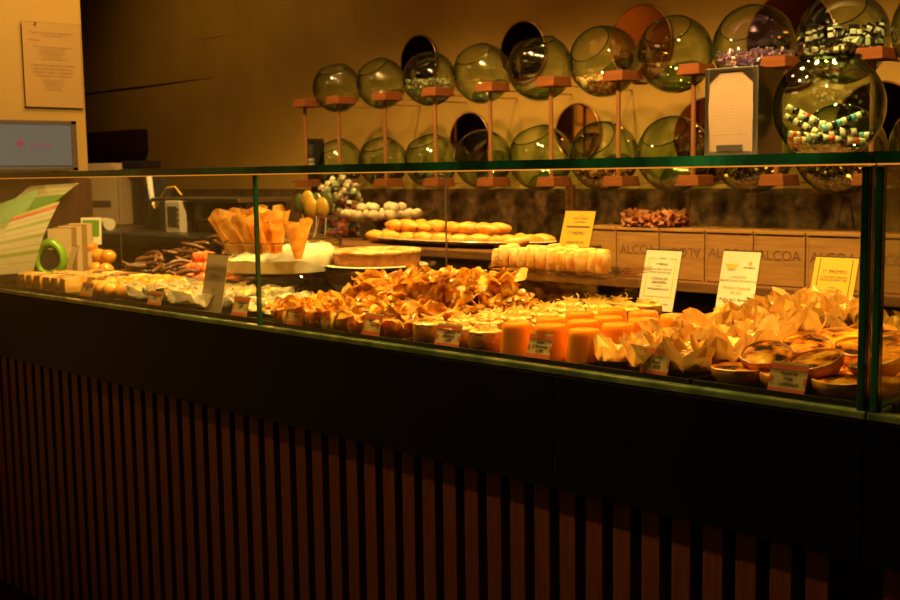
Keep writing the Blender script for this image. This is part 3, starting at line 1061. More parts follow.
lathe(bm, [(0, 0), (ds, 0), (ds, 0.09), (ds - 0.004, 0.09), (ds - 0.004, 0.005), (0, 0.005)], 56)
link('dish_wall', bm, 'clear', root, smooth=False)
bm = bmesh.new(); lathe(bm, [(ds - 0.002 + 0.0028 * math.cos(q), 0.09 + 0.0028 * math.sin(q)) for q in [2 * PI * j / 8 for j in range(8)]], 64, closed=True); link('dish_rim', bm, 'clear_rim', root)
bm = bmesh.new()
def fn(u, v):
    a = 2 * PI * u
    w = min(v / 0.8, 1)
    r = (ds - 0.006) * w
    p = Vector((r * math.cos(a), r * math.sin(a), 0))
    z = 0.040 + (0.030 + 0.014 * p.x / ds + 0.014 * p.y / ds + 0.022 * noise.noise(p * 22)) * (1 - w ** 6) + 0.004 * noise.noise(p * 60)
    return Vector((p.x, p.y, z if v <= 0.8 else z + (0.006 - z) * (v - 0.8) / 0.2))
sheet(bm, fn, 48, 20, 0)
bmesh.ops.remove_doubles(bm, verts=bm.verts, dist=0.0004)
bmesh.ops.recalc_face_normals(bm, faces=bm.faces)
link('sugar_bed', bm, 'sugar', root, smooth=True)

def cone_proto(seed):
    rr = random.Random(seed)
    bm = bmesh.new()
    L = 0.135
    off = rr.random() * 9
    def fn(u, v):
        a = 2 * PI * u * 1.12
        r = 0.008 + 0.029 * v + 0.012 * max(0, v - .75) + 0.0006 * a
        z = L * v + (0.022 * noise.noise(Vector((u * 5, off, 0))) + 0.010 * (u - .5)) * max(0, v - .8) * 5
        return Vector((r * math.cos(a), r * math.sin(a), z))
    sheet(bm, fn, 30, 10, 0.0018)
    o = link('wafer_cone', bm, 'cone')
    tag(o, 'x', 'wafer cone', 'wafer cones in the glass dish')
    return o

cones = [cone_proto(1), cone_proto(2), cone_proto(4)]
cspec = [(240, 260, 222, 216, .40, 'front row leftmost'), (249, 262, 233, 221, .36, 'front row second from the left'), (257, 262, 246, 220, .35, 'front row third from the left'),
         (264, 262, 262, 222, .37, 'front row fourth from the left'), (278, 262, 272, 222, .36, 'front row second from the right'), (298, 259, 297, 222, .36, 'front row rightmost'),
         (246, 256, 238, 212, .47, 'back row leftmost'), (258, 256, 254, 209, .47, 'back row second from the left'), (269, 256, 270, 210, .47, 'back row third from the left'), (277, 256, 276, 212, .5, 'back row rightmost')]
for k, (bx, by, tx, ty, y, lb) in enumerate(cspec):
    b = at(bx, by, y); b.z = max(b.z, dish_z + 0.008)
    t = at(tx, ty, y)
    d = (t - b)
    o = put(cones, k, b, (0, 0, 0), 1.0, 'golden wafer cone standing in the sugar dish, %s' % lb, 'cone')
    o.rotation_euler = d.to_track_quat('Z', 'Y').to_euler()
    sc = d.length / 0.135
    o.scale = (1.0, 1.0, sc)

# cake on its riser
CC = at(377, 262, 0.60)
def riser(c, sx, sy, h, label):
    bm = bmesh.new()
    w = 0.006
    box(bm, (0, 0, h - w / 2), (sx, sy, w), bevel=0.001)
    for s in (-1, 1):
        box(bm, (s * (sx / 2 - w / 2), 0, (h - w) / 2), (w, sy, h - w), bevel=0.001)
        box(bm, (0, s * (sy / 2 - w / 2), (h - w) / 2), (sx - 2 * w, w, h - w), bevel=0.001)
    o = link('acrylic_riser', bm, 'acrylic', loc=c)
    tag(o, label, 'riser')
riser((CC.x, 0.62, 0.888), 0.26, 0.24, CC.z - 0.895 - 0.006, 'clear acrylic box riser under the round cake')
root = empty('cake_plate', (CC.x, 0.60, CC.z - 0.0125))
tag(root, 'flat clear glass plate with white doily under the cake', 'plate')
bm = bmesh.new(); lathe(bm, [(0, 0), (0.162, 0.0), (0.172, 0.008), (0.170, 0.009), (0.16, 0.003), (0, 0.003)], 48); link('plate_glass', bm, 'clear', root)
bm = bmesh.new(); lathe(bm, [(0, 0.0035), (0.142, 0.0035), (0.146, 0.006), (0.142, 0.0075), (0, 0.0075)], 64, wob=lambda a, i: 1 + 0.006 * math.sin(32 * a)); link('doily', bm, 'plate_white', root)
bm = bmesh.new()
lathe(bm, [(0, 0), (0.118, 0), (0.122, 0.004), (0.126, 0.034), (0, 0.034)], 64, wob=lambda a, i: 1 + 0.004 * math.sin(17 * a))
root = link('round_cake', bm, 'cake', loc=(CC.x, 0.60, CC.z - 0.0045))
tag(root, 'round golden cake with toasted glazed top on glass plate', 'cake')
bm = bmesh.new()
lathe(bm, [(0, 0.036), (0.07, 0.037), (0.115, 0.041), (0.125, 0.042), (0.128, 0.038), (0.127, 0.033), (0.1, 0.033), (0, 0.033)], 64, wob=lambda a, i: 1 + 0.008 * math.sin(13 * a + i))
link('toasted_top', bm, 'cake_top', root)

# sugared rolls on glass shelf
RL = at(488, 265, 0.545); RR = at(610, 275, 0.545)
rz = (RL.z + RR.z) / 2
riser((at(566, 290, 0.60).x, 0.615, 0.888), 0.30, 0.16, rz - 0.888 - 0.009, 'clear acrylic riser carrying the glass tray of sugared rolls')
root = empty('glass_tray', ((RL.x + RR.x) / 2, 0.627, rz - 0.008))
tag(root, 'rectangular clear glass tray holding sugared rolls', 'tray')
L = RR.x - RL.x
bm = bmesh.new(); box(bm, (0, 0, 0.004), (L, 0.165, 0.008), bevel=0.002); link('tray_base', bm, 'acrylic', root)
bm = bmesh.new()
for s in (-1, 1):
    box(bm, (0, s * 0.080, 0.010), (L, 0.004, 0.008)); box(bm, (s * (L / 2 - 0.002), 0, 0.010), (0.004, 0.156, 0.008))
link('tray_rim', bm, 'acrylic', root)

def roll_proto(seed):
    bm = bmesh.new()
    lathe(bm, [(0, 0), (0.015, 0), (0.0175, 0.004), (0.0178, 0.026), (0.017, 0.045), (0.0135, 0.0495), (0, 0.0495)], 18, wob=lambda a, i: 1 + 0.07 * math.sin(3 * a + seed + i) + 0.04 * math.sin(7 * a + seed * 2))
    o = link('sugared_roll', bm, 'sugar_roll')
    tag(o, 'x', 'roll', 'sugared rolls on the glass tray')
    return o
rolls = [roll_proto(s) for s in range(4)]
k = 0
for r, y in enumerate((0.565, 0.615, 0.665)):
    n = (12, 10, 9)[r]
    for c in range(n):
        px0 = at(497, 262, 0.565).x + 0.012 * r; px1 = at((604, 588, 574)[r], 262, 0.565).x
        x = px0 + (px1 - px0) * c / (n - 1)
        put(rolls, k, (x + rnd.uniform(-.002, .002), y, rz), (rnd.uniform(-.08, .08), rnd.uniform(-.12, .12), k), rnd.uniform(0.86, 1.08),
            'upright pale sugared pastry roll, %s, %s' % (rown(r), nth(c, n)), 'roll')
        k += 1

# yellow buns on oval plate
EC = at(452, 246, 1.0)
pz = 1.0205
root = empty('serving_plate', (EC.x, 1.03, pz))
pw = (at(541, 240, 1.0).x - at(368, 242, 1.0).x) / 2
tag(root, 'long oval plate heaped with yellow finger buns', 'plate')
bm = bmesh.new(); lathe(bm, [(0, 0), (0.7, 0.0), (1.0, 0.02), (0.99, 0.023), (0.7, 0.006), (0, 0.006)], 56)
for v in bm.verts: v.co.x *= pw; v.co.y *= 0.15
link('plate_body', bm, 'plate', root, smooth=True)
def finger(seed):
    bm = bmesh.new()
    blob(bm, (0, 0, 0.02), 0.023, seed, 0.08, 1.2, 3, (2.1, 1.0, 0.88))
    o = link('finger_bun', bm, 'bun')
    tag(o, 'x', 'bun', 'yellow finger buns on the oval plate')
    return o
fingers = [finger(s) for s in (2, 5, 9)]
k = 0
for lay, (n, x0, x1) in enumerate(((9, -0.36, 0.37), (7, -0.28, 0.20))):
    for r in range(3 - lay):
        for c in range(n):
            x = EC.x + (x0 + (x1 - x0) * c / (n - 1)) * pw / 0.45
            y = 0.95 + 0.055 * (r + lay * 0.5)
            put(fingers, k, (x, y, pz + 0.005 + 0.034 * lay), (rnd.uniform(-.1, .1), rnd.uniform(-.12, .12), rnd.uniform(-.65, .65) + (0.7 if c == n - 1 else 0)), rnd.uniform(0.82, 0.98),
                'yellow finger bun in the %s layer, %s, %s' % (['lower', 'upper'][lay], rown(r), nth(c, n)), 'finger')
            k += 1

# meringues on pedestal plate
MP = at(382, 219, 1.12)
root = empty('pedestal_plate', (MP.x, 1.12, 1.0205))
tag(root, 'dark pedestal with shallow dish of white meringues', 'cake stand')
h = MP.z - 1.0205
bm = bmesh.new(); lathe(bm, [(0, 0), (0.07, 0), (0.07, 0.006), (0.03, 0.015), (0.022, h * .6), (0.04, h - 0.006), (0, h - 0.006)], 32); link('pedestal', bm, 'dark_wood', root, smooth=True)
bm = bmesh.new(); lathe(bm, [(0, h - 0.006), (0.13, h - 0.004), (0.185, h + 0.03), (0.183, h + 0.032), (0.13, h), (0, h - 0.002)], 44); link('dish', bm, 'acrylic', root, smooth=True)
k = 0
for lay, (R, n) in enumerate(((0.125, 13), (0.06, 7), (0.07, 6))):
    for a in range(n):
        t = 2 * PI * a / n + lay
        o = bpy.data.objects.new('meringue', mer_me[k % 3]); COL.objects.link(o)
        o.location = (MP.x + R * math.cos(t), 1.12 + R * math.sin(t), MP.z + (0.024 if lay == 2 else 0.0))
        o.rotation_euler = (0, 0, k)
        tag(o, 'white lumpy meringue piled in the dish on the dark pedestal', 'meringue', 'meringues on the pedestal dish')
        k += 1

# ------------------------------------------------------------------ cards
def holder_card(name, quad, y0, paper, label, lines, rimmed=None, extra=None, cat='card'):
    """quad: bottom-left, bottom-right, top-left pixels; y0 depth of its foot"""
    bl = at(*quad[0], y0); br = at(*quad[1], y0)
    W = (br - bl).length
    # find the lean that puts the top over its pixel
    best = None
    for s in range(0, 90):
        y1 = y0 + s * 0.002
        tl = at(*quad[2], y1)
        e = abs((tl - bl).dot(Vector((1, 0, 0))))
        if best is None or e < best[0]: best = (e, tl, y1)
    tl = best[1]
    H = (tl - bl).length
    lean = math.atan2(best[2] - y0, tl.z - bl.z)
    root = empty(name, (bl.x + W / 2, y0, min(bl.z, br.z)), (-lean, 0, 0))
    tag(root, label, cat)
    bm = bmesh.new(); box(bm, (0, 0, H / 2), (W, 0.0012, H)); link('paper_card', bm, paper, root)
    bm = bmesh.new()
    fs = box(bm, (0, 0.0045, H / 2), (W * 1.03, 0.004, H * 1.02))
    box(bm, (0, 0.02, 0.002), (W * 1.03, 0.03, 0.003))
    link('acrylic_holder', bm, 'acrylic', root)
    bm = bmesh.new(); box(bm, (0, 0.003, H * 1.012), (W * 1.03, 0.007, H * 0.02)); link('holder_edge', bm, 'bezel', root)
    return root, W, H


def txt(root, W, H, groups):
    for mat, shear, lines in groups:
        text_mesh([(s, sz * H, x * W, z * H) for s, sz, x, z in lines], 'lettering', mat, root, shear, (0, -0.0009, 0))


def rule(root, W, H, mat, rects, name='printed_rule'):
    bm = bmesh.new()
    for x, z, w, h in rects: box(bm, (x * W, -0.0009, z * H), (w * W, 0.0006, h * H))
    return link(name, bm, mat, root)


r, W, H = holder_card('prize_card', ((559, 246), (589, 247), (566, 211)), 0.70, 'gilt_paper', 'gold prize card standing behind the sugared rolls', None)
txt(r, W, H, [('brown_ink', 0, [('1º PRÉMIO', .13, .0, .38), ('DOCE · DOCES', .075, .05, .79), ('CONVENTUAIS', .055, .05, .69), ('QUEIJINHO DO CÉU', .07, .0, .12), ('concurso', .045, .05, .87)])])
rule(r, W, H, 'brown_ink', [(0.02, .56, .78, .045)])
r, W, H = holder_card('prize_card', ((637, 309), (672, 313), (647, 249)), 0.80, 'white_paper', 'cream prize card with thin gold frame beside the egg thread tarts', None)
txt(r, W, H, [('brown_ink', 0, [('1º PRÉMIO', .052, 0, .77), ('COROA DA', .06, 0, .535), ('ABADESSA', .06, 0, .475), ('PASTELARIA ALCÔA', .045, 0, .365), ('Doce · Doces', .04, -.2, .135), ('* ALCOA', .03, 0, .87)]),
               ('grey_ink', 0, [('CONCURSO MELHOR', .042, 0, .69), ('DOCE CONVENTUAL', .042, 0, .64), ('produtor', .03, 0, .42), ('Alcobaça', .035, .25, .13)])])
rule(r, W, H, 'gold_line', [(-.38, .56, .02, .62), (.38, .56, .02, .62), (-.3, .87, .18, .012), (.3, .87, .18, .012), (0, .245, .76, .012)])
r, W, H = holder_card('prize_card', ((714, 317), (751, 320), (724, 251)), 0.74, 'white_paper', 'cream prize card with orange wording among the tan paper cups', None)
txt(r, W, H, [('orange_ink', 0, [('Prémio Especial', .072, 0, .455), ('do Júri', .072, 0, .385), ('♣', .06, .27, .83)]),
               ('brown_ink', 0, [('Pudim de S. Bernardo', .06, 0, .28), ('Pastelaria Alcôa', .06, 0, .165), ('ALCOBAÇA', .035, .25, .765)]),
               ('grey_ink', 0, [('CONCURSO', .045, 0, .615), ('MELHOR DOCE CONVENTUAL', .045, 0, .56), ('DOCES', .035, -.22, .72)])])
rule(r, W, H, 'gold_line', [(-.22, .80, .36, .03), (-.22, .76, .26, .03)])
r, W, H = holder_card('prize_card', ((805, 321), (848, 324), (816, 257)), 0.72, 'gilt_paper', 'gold prize card with two vertical lines behind the custard tarts', None)
txt(r, W, H, [('brown_ink', 0, [('1º PRÉMIO', .085, 0, .78), ('CONCURSO MELHOR', .045, 0, .70), ('DOCE CONVENTUAL', .045, 0, .655), ('TORRÃO', .075, 0, .475), ('REAL', .075, 0, .405), ('PASTELARIA ALCÔA', .045, 0, .285), ('produtor', .03, 0, .54)])])
rule(r, W, H, 'brown_ink', [(-.38, .53, .018, .9), (.38, .53, .018, .9)])
r, W, H = holder_card('information_card', ((200, 311), (221, 314), (208, 254)), 0.072, 'dull_paper', 'tall narrow white card leaning by the white paper cups', None)
txt(r, W, H, [('grey_ink', 0, [('Bolo', .035, 0, .82), ('Amêndoa', .03, 0, .7), ('DOCE DE AMÊNDOA', .028, 0, .655)]), ('brown_ink', 0, [('Pastel', .036, 0, .4), ('Conventual', .036, 0, .3)])])
r, W, H = holder_card('information_card', ((57, 274), (69, 276), (66, 245)), 0.33, 'dull_paper', 'small pinkish card standing before the dough balls', None)
txt(r, W, H, [('grey_ink', 0, [('Doce', .07, 0, .8), ('Fruta', .07, 0, .55), ('Laranja', .07, 0, .35)])])


def price_ticket(quad, label, words, y=0.034, sz=.17):
    bl = at(*quad[0], y); br = at(*quad[1], y); tl = at(*quad[2], y)
    W = (br - bl).length; H = (tl - bl).length
    root = empty('price_ticket', ((bl.x + br.x) / 2, y, min(bl.z, br.z)), (-0.32, 0, 0))
    tag(root, label, 'price ticket', 'handwritten price tickets')
    bm = bmesh.new(); box(bm, (0, 0, H / 2), (W, 0.001, H)); link('paper_card', bm, 'ticket', root)
    rule(root, W, H, 'ticket_band', [(0, .84, 1.0, .17), (0, .09, 1.0, .18), (-.46, .45, .08, .18), (.46, .45, .08, .18)], 'red_band')
    rule(root, W, H, 'ticket_olive', [(0, .965, 1.0, .07)], 'olive_band')
    bm = bmesh.new(); box(bm, (0, 0.009, 0.0015), (W * .6, 0.018, 0.003)); link('ticket_foot', bm, 'acrylic', root)
    n = len(words)
    text_mesh([(s, sz * H * .82, 0, H * (.66 - .17 * k)) for k, s in enumerate(words)], 'handwriting', 'pen_ink', root, 0.35, (0, -0.0008, 0))


price_ticket(((767, 392), (804, 396), (767, 360)), 'price ticket in front of the custard tarts', ['Pastel de', 'Nata', '1,10€/unid'], sz=.19)
price_ticket(((639, 374), (667, 377), (639, 345)), 'price ticket in front of the tan paper cups', ['Torrão', 'Real', '1,40€'], sz=.22)
price_ticket(((526, 357), (549, 360), (526, 332)), 'price ticket in front of the orange puddings', ['Pudim', 'S. Bernardo', '1,50€'], sz=.2)
price_ticket(((434, 345), (458, 349), (438, 323)), 'price ticket in front of the egg thread tarts', ['Coroa da', 'Abadessa', '1,30€'], sz=.22)
price_ticket(((361, 334), (379, 336), (361, 312)), 'price ticket before the right half of the filo pastries', ['Folhado', 'Real'], sz=.2)
price_ticket(((286, 324), (302, 326), (286, 305)), 'price ticket before the left end of the filo pastries', ['Trouxa', 'Ovos'], sz=.2)
price_ticket(((231, 315), (246, 317), (233, 296)), 'price ticket between the tall card and the glass joint', ['Queijada', '1,20€'], sz=.2)
price_ticket(((147, 304), (160, 306), (147, 290)), 'price ticket in front of the white paper cups', ['Doce', '1,10€'], sz=.2)
price_ticket(((80, 295), (91, 297), (80, 281)), 'price ticket in front of the sponge slices', ['Torta', '1,00€'], sz=.2)

# ------------------------------------------------------------------ crates on the back counter
bc = empty('back_counter', (-3.0, 1.68, FL))
tag(bc, 'low brown wooden counter along the wall under the crates', 'counter')
bm = bmesh.new(); box(bm, (0, 0, 0.885 - FL), (6.6, 0.46, 0.03), bevel=0.003); link('worktop', bm, 'shelf_wood', bc)
bm = bmesh.new(); box(bm, (0, 0.02, (0.87 - FL) / 2), (6.55, 0.4, 0.87 - FL)); link('cabinet_body', bm, 'dark_wood', bc)

def crate_proto():
    root = empty('wooden_crate', (0, 0, 0))
    bm = bmesh.new()
    w, d, h = 0.165, 0.2, 0.153
    box(bm, (0, -d / 2 + 0.006, h / 2), (w - 0.016, 0.01, h - 0.004), bevel=0.001)
    box(bm, (0, d / 2 - 0.006, h / 2), (w - 0.016, 0.01, h - 0.004), bevel=0.001)
    for s in (-1, 1): box(bm, (s * (w / 2 - 0.004), 0, h / 2), (0.008, d, h), bevel=0.001)
    link('crate_sides', bm, 'crate', root)
    bm = bmesh.new(); box(bm, (0, 0, h + 0.004), (w, d + 0.006, 0.008), bevel=0.001); link('crate_lid', bm, 'crate', root)
    return root
cp = crate_proto()
cp['group'] = 'wooden crates along the wall'
cp['category'] = 'crate'
cx0 = -2.4
clabels = []
cxs = [at(637, 240, 1.5).x + 0.1695 * (k - 0) for k in range(-1, 9)]
cl = ['leftmost wooden crate, by the thick post', 'wooden crate under the shaggy orange loaf, second from the left', 'wooden crate with upside down lettering, third from the left',
      'fourth wooden crate from the left', 'fifth wooden crate from the left', 'sixth wooden crate from the left', 'crate behind the thick glass joint', 'eighth crate from the left, beyond the joint', 'ninth crate from the left', 'last crate at the right']
for k, x in enumerate(cxs):
    o = cp if k == 0 else dup(cp, (x, 1.6, 0.9), label=cl[k])
    o.location = (x, 1.602, 0.9)
    o['label'] = cl[k]
for k, o in enumerate([o for o in list(COL.objects) if o.name.startswith('wooden_crate')]):
    flip = (k == 2)
    if k == 0: continue
    text_mesh([('ALCOA', 0.042, 0, 0)], 'stencil_lettering', 'crate_ink', o, 0, (0.0, -0.1, 0.09), (0, PI, 0) if flip else (0, rnd.uniform(-.03, .03), 0))

# shaggy loaf on crates
bm = bmesh.new()
LP = at(655, 225, 1.6)
for k in range(16):
    a = 2 * PI * k / 16
    blob(bm, (0.085 * math.cos(a), 0.06 * math.sin(a), 0.024 + 0.006 * math.sin(k * 2.3)), 0.03, k + 50, 0.45, 3.4, 3, (1.1, 1, 0.85))
o = link('shaggy_loaf', bm, 'loaf_crust', loc=(LP.x, 1.6, 1.061))
tag(o, 'rough orange brown ring loaf lying on the crates', 'loaf')

# ------------------------------------------------------------------ bowl rack
BX = [-3.866 + 0.2851 * k for k in range(10)]
BD = [0.209, 0.206, 0.213, 0.222, 0.235, 0.239, 0.245, 0.250, 0.262, 0.266]
UZ, LZ, BY = 1.615, 1.297, 1.6
rack = empty('bowl_rack', (-2.6, 1.6, 0.9))
tag(rack, 'wooden rack of thin posts and blocks holding two rows of bowls', 'rack')
def RP(name, mat, bld):
    bm = bmesh.new(); bld(bm)
    bmesh.ops.translate(bm, verts=bm.verts, vec=(2.6, -1.6, -0.9))
    return link(name, bm, mat, rack)
bxs = [-3.945] + [-3.72 + 0.2852 * k for k in range(10)]
for k, x in enumerate(bxs):
    RP('post', 'rod', lambda bm: tube(bm, [(x, 1.485, 1.215), (x, 1.485, 1.555)], 0.0075, 8))
    for z in (1.551, 1.213):
        RP('support_block', 'block', lambda bm: box(bm, (x, 1.50, z + 0.0), (0.082, 0.10, 0.033), bevel=0.003, taper=0.88))
for x in (at(560, 200, 1.76).x,):
    RP('upright', 'rod', lambda bm: tube(bm, [(x, 1.82, 0.9), (x, 1.82, 1.20)], 0.019, 12))
for k, x in enumerate(bxs):
    for z in (1.551, 1.213):
        RP('bracket', 'plaster', lambda bm: box(bm, (x, 1.745, z - 0.010), (0.006, 0.40, 0.006)))

def bowl_proto():
    """unit sphere bowl with its mouth cut off at the top"""
    root = empty('glass_bowl', (0, 0, 0))
    bm = bmesh.new()
    c = math.radians(37)
    prof = [(math.sin(t), -math.cos(t)) for t in [(PI - c) * q / 22 for q in range(23)]]
    prof = [(r, z) for r, z in prof]
    lathe(bm, prof, 48)
    link('bowl_wall', bm, 'bowl_glass', root, smooth=True)
    bm = bmesh.new()
    R, z = math.sin(c), math.cos(c)
    ring = [(R + 0.016 * math.cos(q), z + 0.016 * math.sin(q)) for q in [2 * PI * j / 8 for j in range(8)]]
    lathe(bm, ring, 48, closed=True)
    link('bowl_rim', bm, 'rim_glass', root, smooth=True)
    bm = bmesh.new()
    lathe(bm, [(0, -0.97)] + [(0.97 * math.sin(t), -0.95 * math.cos(t) - 0.02 * (1 - t / 0.75)) for t in [0.75 * q / 6 for q in range(1, 7)]], 36)
    link('thick_base', bm, 'rim_glass', root, smooth=True)
    return root
bp = bowl_proto()
bp['category'] = 'bowl'
bp['group'] = 'glass bowls on the rack'
first = True
def fill(k, up, mat, name, label, lvl, jit, n, c, r, tilt=(0, 0), kind='stuff', size=0.012):
    bm = bmesh.new()
    rr = random.Random(k * 2 + up)
    cnt = 0
    while cnt < n:
        v = Vector((rr.uniform(-1, 1), rr.uniform(-1, 1), rr.uniform(-1, lvl)))
        if v.length > 0.90 or (v.length < 0.62 and v.z < lvl - 0.25): continue
        p = v * r
        q = rr.uniform(.7, 1.2) * size
        rot = Matrix.Rotation(rr.uniform(0, 6), 3, 'X') @ Matrix.Rotation(rr.uniform(0, 6), 3, 'Y')
        box(bm, p, (q * 1.5, q, q * .8), rot=rot)
        cnt += 1
    o = link(name, bm, mat, loc=c)
    tag(o, label, 'sweets', None, kind)
ulab = ['empty', 'empty', 'silver_foil', 'empty', 'empty', 'peach_sweets', 'empty', 'purple_foil', 'wrapped', 'mixed']
llab = ['pale_mixed', 'mixed', 'pale_mixed', 'empty', 'empty', 'brown_mixed', 'empty', 'gold_foil', 'gold_foil', 'gold_foil']
nm = {'empty': 'empty green glass bowl', 'silver_foil': 'green glass bowl holding glittering silver sweets', 'peach_sweets': 'glass bowl with peach coloured sweets in its base',
      'purple_foil': 'glass bowl holding purple foil sweets', 'wrapped': 'glass bowl holding black and white wrapped sweets', 'mixed': 'glass bowl holding mixed coloured sweets',
      'pale_mixed': 'glass bowl holding pale mixed sweets', 'brown_mixed': 'glass bowl holding brown sweets', 'gold_foil': 'glass bowl holding dark golden foil sweets'}
CR, CT = Vector((0.703, 0.711, 0)), Vector((0.711, -0.703, 0))     # along the picture to the right, and towards the viewer
uax = [(-.15, .85, .35), (-.4, .8, .45), (-.3, .8, .5), (-.38, .78, .5), (-.2, .92, .28), (-.58, .55, .58), (-.36, .75, .55), (-.45, .66, .6), (-.37, .72, .58), (-.4, .7, .55)]
lax = [(-.3, .85, .35), (-.25, .85, .4), (-.3, .85, .3), (-.5, .4, .75), (-.35, .85, .35), (-.45, .62, .64), (-.42, .74, .5), (-.4, .7, .55), (-.35, .7, .6), (-.4, .7, .55)]
for up in (1, 0):
    for k in range(10):
        z = UZ if up else LZ
        R = BD[k] / 2
        what = (ulab if up else llab)[k]
        lb = '%s, %s row, %s' % (nm[what], 'upper' if up else 'lower', nth(k, 10))
        c = Vector((BX[k], BY, z))
        if first: o = bp; first = False
        else: o = dup(bp, c)
        q = (uax if up else lax)[k]
        ax = CR * q[0] + Vector((0, 0, q[1])) + CT * q[2]
        o.location = c
        o.scale = (R,) * 3
        o.rotation_euler = ax.to_track_quat('Z', 'Y').to_euler()
        o['label'] = lb
        if what == 'empty': continue
        pos = ('upper' if up else 'lower') + ' row, ' + nth(k, 10)
        if what == 'wrapped':
            rr = random.Random(4)
            protos = []
            for s in range(3):
                b2 = bmesh.new()
                box(b2, (0, 0, 0), (0.026, 0.016, 0.012), bevel=0.003, mat=0)
                for sx in (-1, 1): box(b2, (sx * 0.018, 0, 0), (0.012, 0.022, 0.003), mat=1)
                box(b2, (0.003, 0, 0), (0.007, 0.0165, 0.0125), mat=1)
                me = bpy.data.meshes.new('wrapped_sweet'); b2.to_mesh(me); b2.free()
                me.materials.append(MT['white_wrap2']); me.materials.append(MT['black_wrap'])
                protos.append(me)
            cnt = 0
            while cnt < 110:
                v = Vector((rr.uniform(-1, 1), rr.uniform(-1, 1), rr.uniform(-.75, .16)))
                if v.length > 0.84 or (cnt < 85 and v.length < 0.6): continue
                w = bpy.data.objects.new('wrapped_sweet', protos[cnt % 3]); COL.objects.link(w)
                w.location = c + v * R
                w.rotation_euler = (rr.uniform(0, 6), rr.uniform(0, 6), rr.uniform(0, 6))
                w.scale = (1.1,) * 3
                tag(w, 'black and white wrapped sweet in the upper bowl above the globe jar', 'sweet', 'wrapped sweets in the upper bowl')
                cnt += 1
            continue
        lvl = {'silver_foil': -0.05, 'peach_sweets': -0.45, 'purple_foil': -0.12, 'mixed': -0.2, 'pale_mixed': -0.35, 'brown_mixed': -0.3, 'gold_foil': -0.15}[what]
        fill(k, up, what, 'sweets_fill', '%s filling the bowl, %s' % (what.replace('_', ' ').replace('mixed', 'assorted sweets').replace('foil', 'foil sweets').replace('peach sweets', 'peach sweets'), pos), lvl, 0, 520 if 'foil' in what else 300, c, R, size=0.0085 if 'foil' in what else 0.011)

# mirrors on the wall
def mirror(px, py, rad_px, mat, label, hs=1.0):
    y = Y_BACK - 0.012
    p = at(px, py, y)
    dep = -(M.transposed() @ (p - CAM)).z
    R = rad_px * dep / F
    root = empty('round_mirror', p)
    tag(root, label, 'mirror', 'round mirrors on the back wall')
    bm = bmesh.new(); lathe(bm, [(0, -0.004), (R, -0.004), (R, 0.004), (0, 0.004)], 56)
    bmesh.ops.rotate(bm, verts=bm.verts, cent=(0, 0, 0), matrix=Matrix.Rotation(PI / 2, 3, 'X'))
    link('mirror_glass', bm, mat, root)
    bm = bmesh.new(); ring = [(R + 0.004 * math.cos(q), 0.006 * math.sin(q)) for q in [2 * PI * j / 8 for j in range(8)]]
    lathe(bm, ring, 56, closed=True)
    bmesh.ops.rotate(bm, verts=bm.verts, cent=(0, 0, 0), matrix=Matrix.Rotation(PI / 2, 3, 'X'))
    link('mirror_frame', bm, 'mirror_rim', root)
mirror(419, 62, 26, 'mirror_brown', 'bronze round mirror behind the third upper bowl')
mirror(523, 52, 30, 'mirror_brown', 'bronze round mirror behind the fifth upper bowl')
mirror(641, 43, 37, 'mirror_brown', 'bronze round mirror behind the seventh upper bowl')
mirror(790, 40, 48, 'mirror_brown', 'large bronze round mirror behind the last upper bowls')
mirror(470, 140, 27, 'mirror', 'golden round mirror behind the fourth lower bowl')
mirror(578, 132, 28, 'mirror', 'golden round mirror behind the sixth lower bowl')
mirror(708, 138, 40, 'mirror_brown', 'bronze round mirror behind the seventh lower bowl')
mirror(878, 128, 46, 'mirror_brown', 'bronze round mirror behind the last lower bowl')

# black device standing on the counter left of the rack
p0 = at(309, 148, 1.55)
bm = bmesh.new(); box(bm, (0, 0, 0.09), (0.085, 0.05, 0.18), bevel=0.012)
root = link('card_terminal', bm, 'black_plastic', loc=(p0.x - 0.0, 1.58, 1.225))
tag(root, 'black upright card terminal at the left end of the rack', 'terminal')
bm = bmesh.new(); box(bm, (0, -0.026, 0.13), (0.06, 0.002, 0.05)); link('display', bm, 'screen_dark', root)
bm = bmesh.new()
for a in range(3):
    for b in range(4): box(bm, (-0.02 + 0.02 * a, -0.026, 0.035 + 0.018 * b), (0.014, 0.003, 0.011))
link('keypad', bm, 'grey_plastic', root)
bm = bmesh.new(); box(bm, (0, 0.02, 0.16), (0.12, 0.2, 0.012), bevel=0.002); 
o = link('terminal_stand', bm, 'rod', loc=(p0.x, 1.58, 1.059)); tag(o, 'small wooden stand under the black card terminal', 'stand')
bm = bmesh.new(); box(bm, (0, 0, 0), (0.05, 0.05, 0.316)); bmesh.ops.translate(bm, verts=bm.verts, vec=(0, 0.02, -0.001)); link('stand_leg', bm, 'rod', o)

# ------------------------------------------------------------------ on the glass top
TOPZ = 1.2692
nb = at(733, 155, 0.10)
root = empty('napkin_dispenser', (at(744, 155, 0.14).x, 0.14, TOPZ), (0, 0, 0.14))
tag(root, 'chrome napkin dispenser standing on the glass counter top', 'napkin dispenser')
nw, nd, nh = 0.090, 0.105, 0.141
bm = bmesh.new()
for s in (-1, 1): box(bm, (s * (nw / 2 - 0.002), 0, nh / 2), (0.004, nd, nh), bevel=0.001)
box(bm, (0, 0, nh - 0.002), (nw - 0.008, nd, 0.004), bevel=0.001); box(bm, (0, 0, 0.003), (nw - 0.008, nd, 0.006), bevel=0.001)
link('chrome_case', bm, 'dark_chrome', root)
bm = bmesh.new()
yf = -nd / 2 - 0.001
def frame_rect(x0, x1, z0, z1): box(bm, ((x0 + x1) / 2, yf, (z0 + z1) / 2), (x1 - x0, 0.006, z1 - z0), bevel=0.0015)
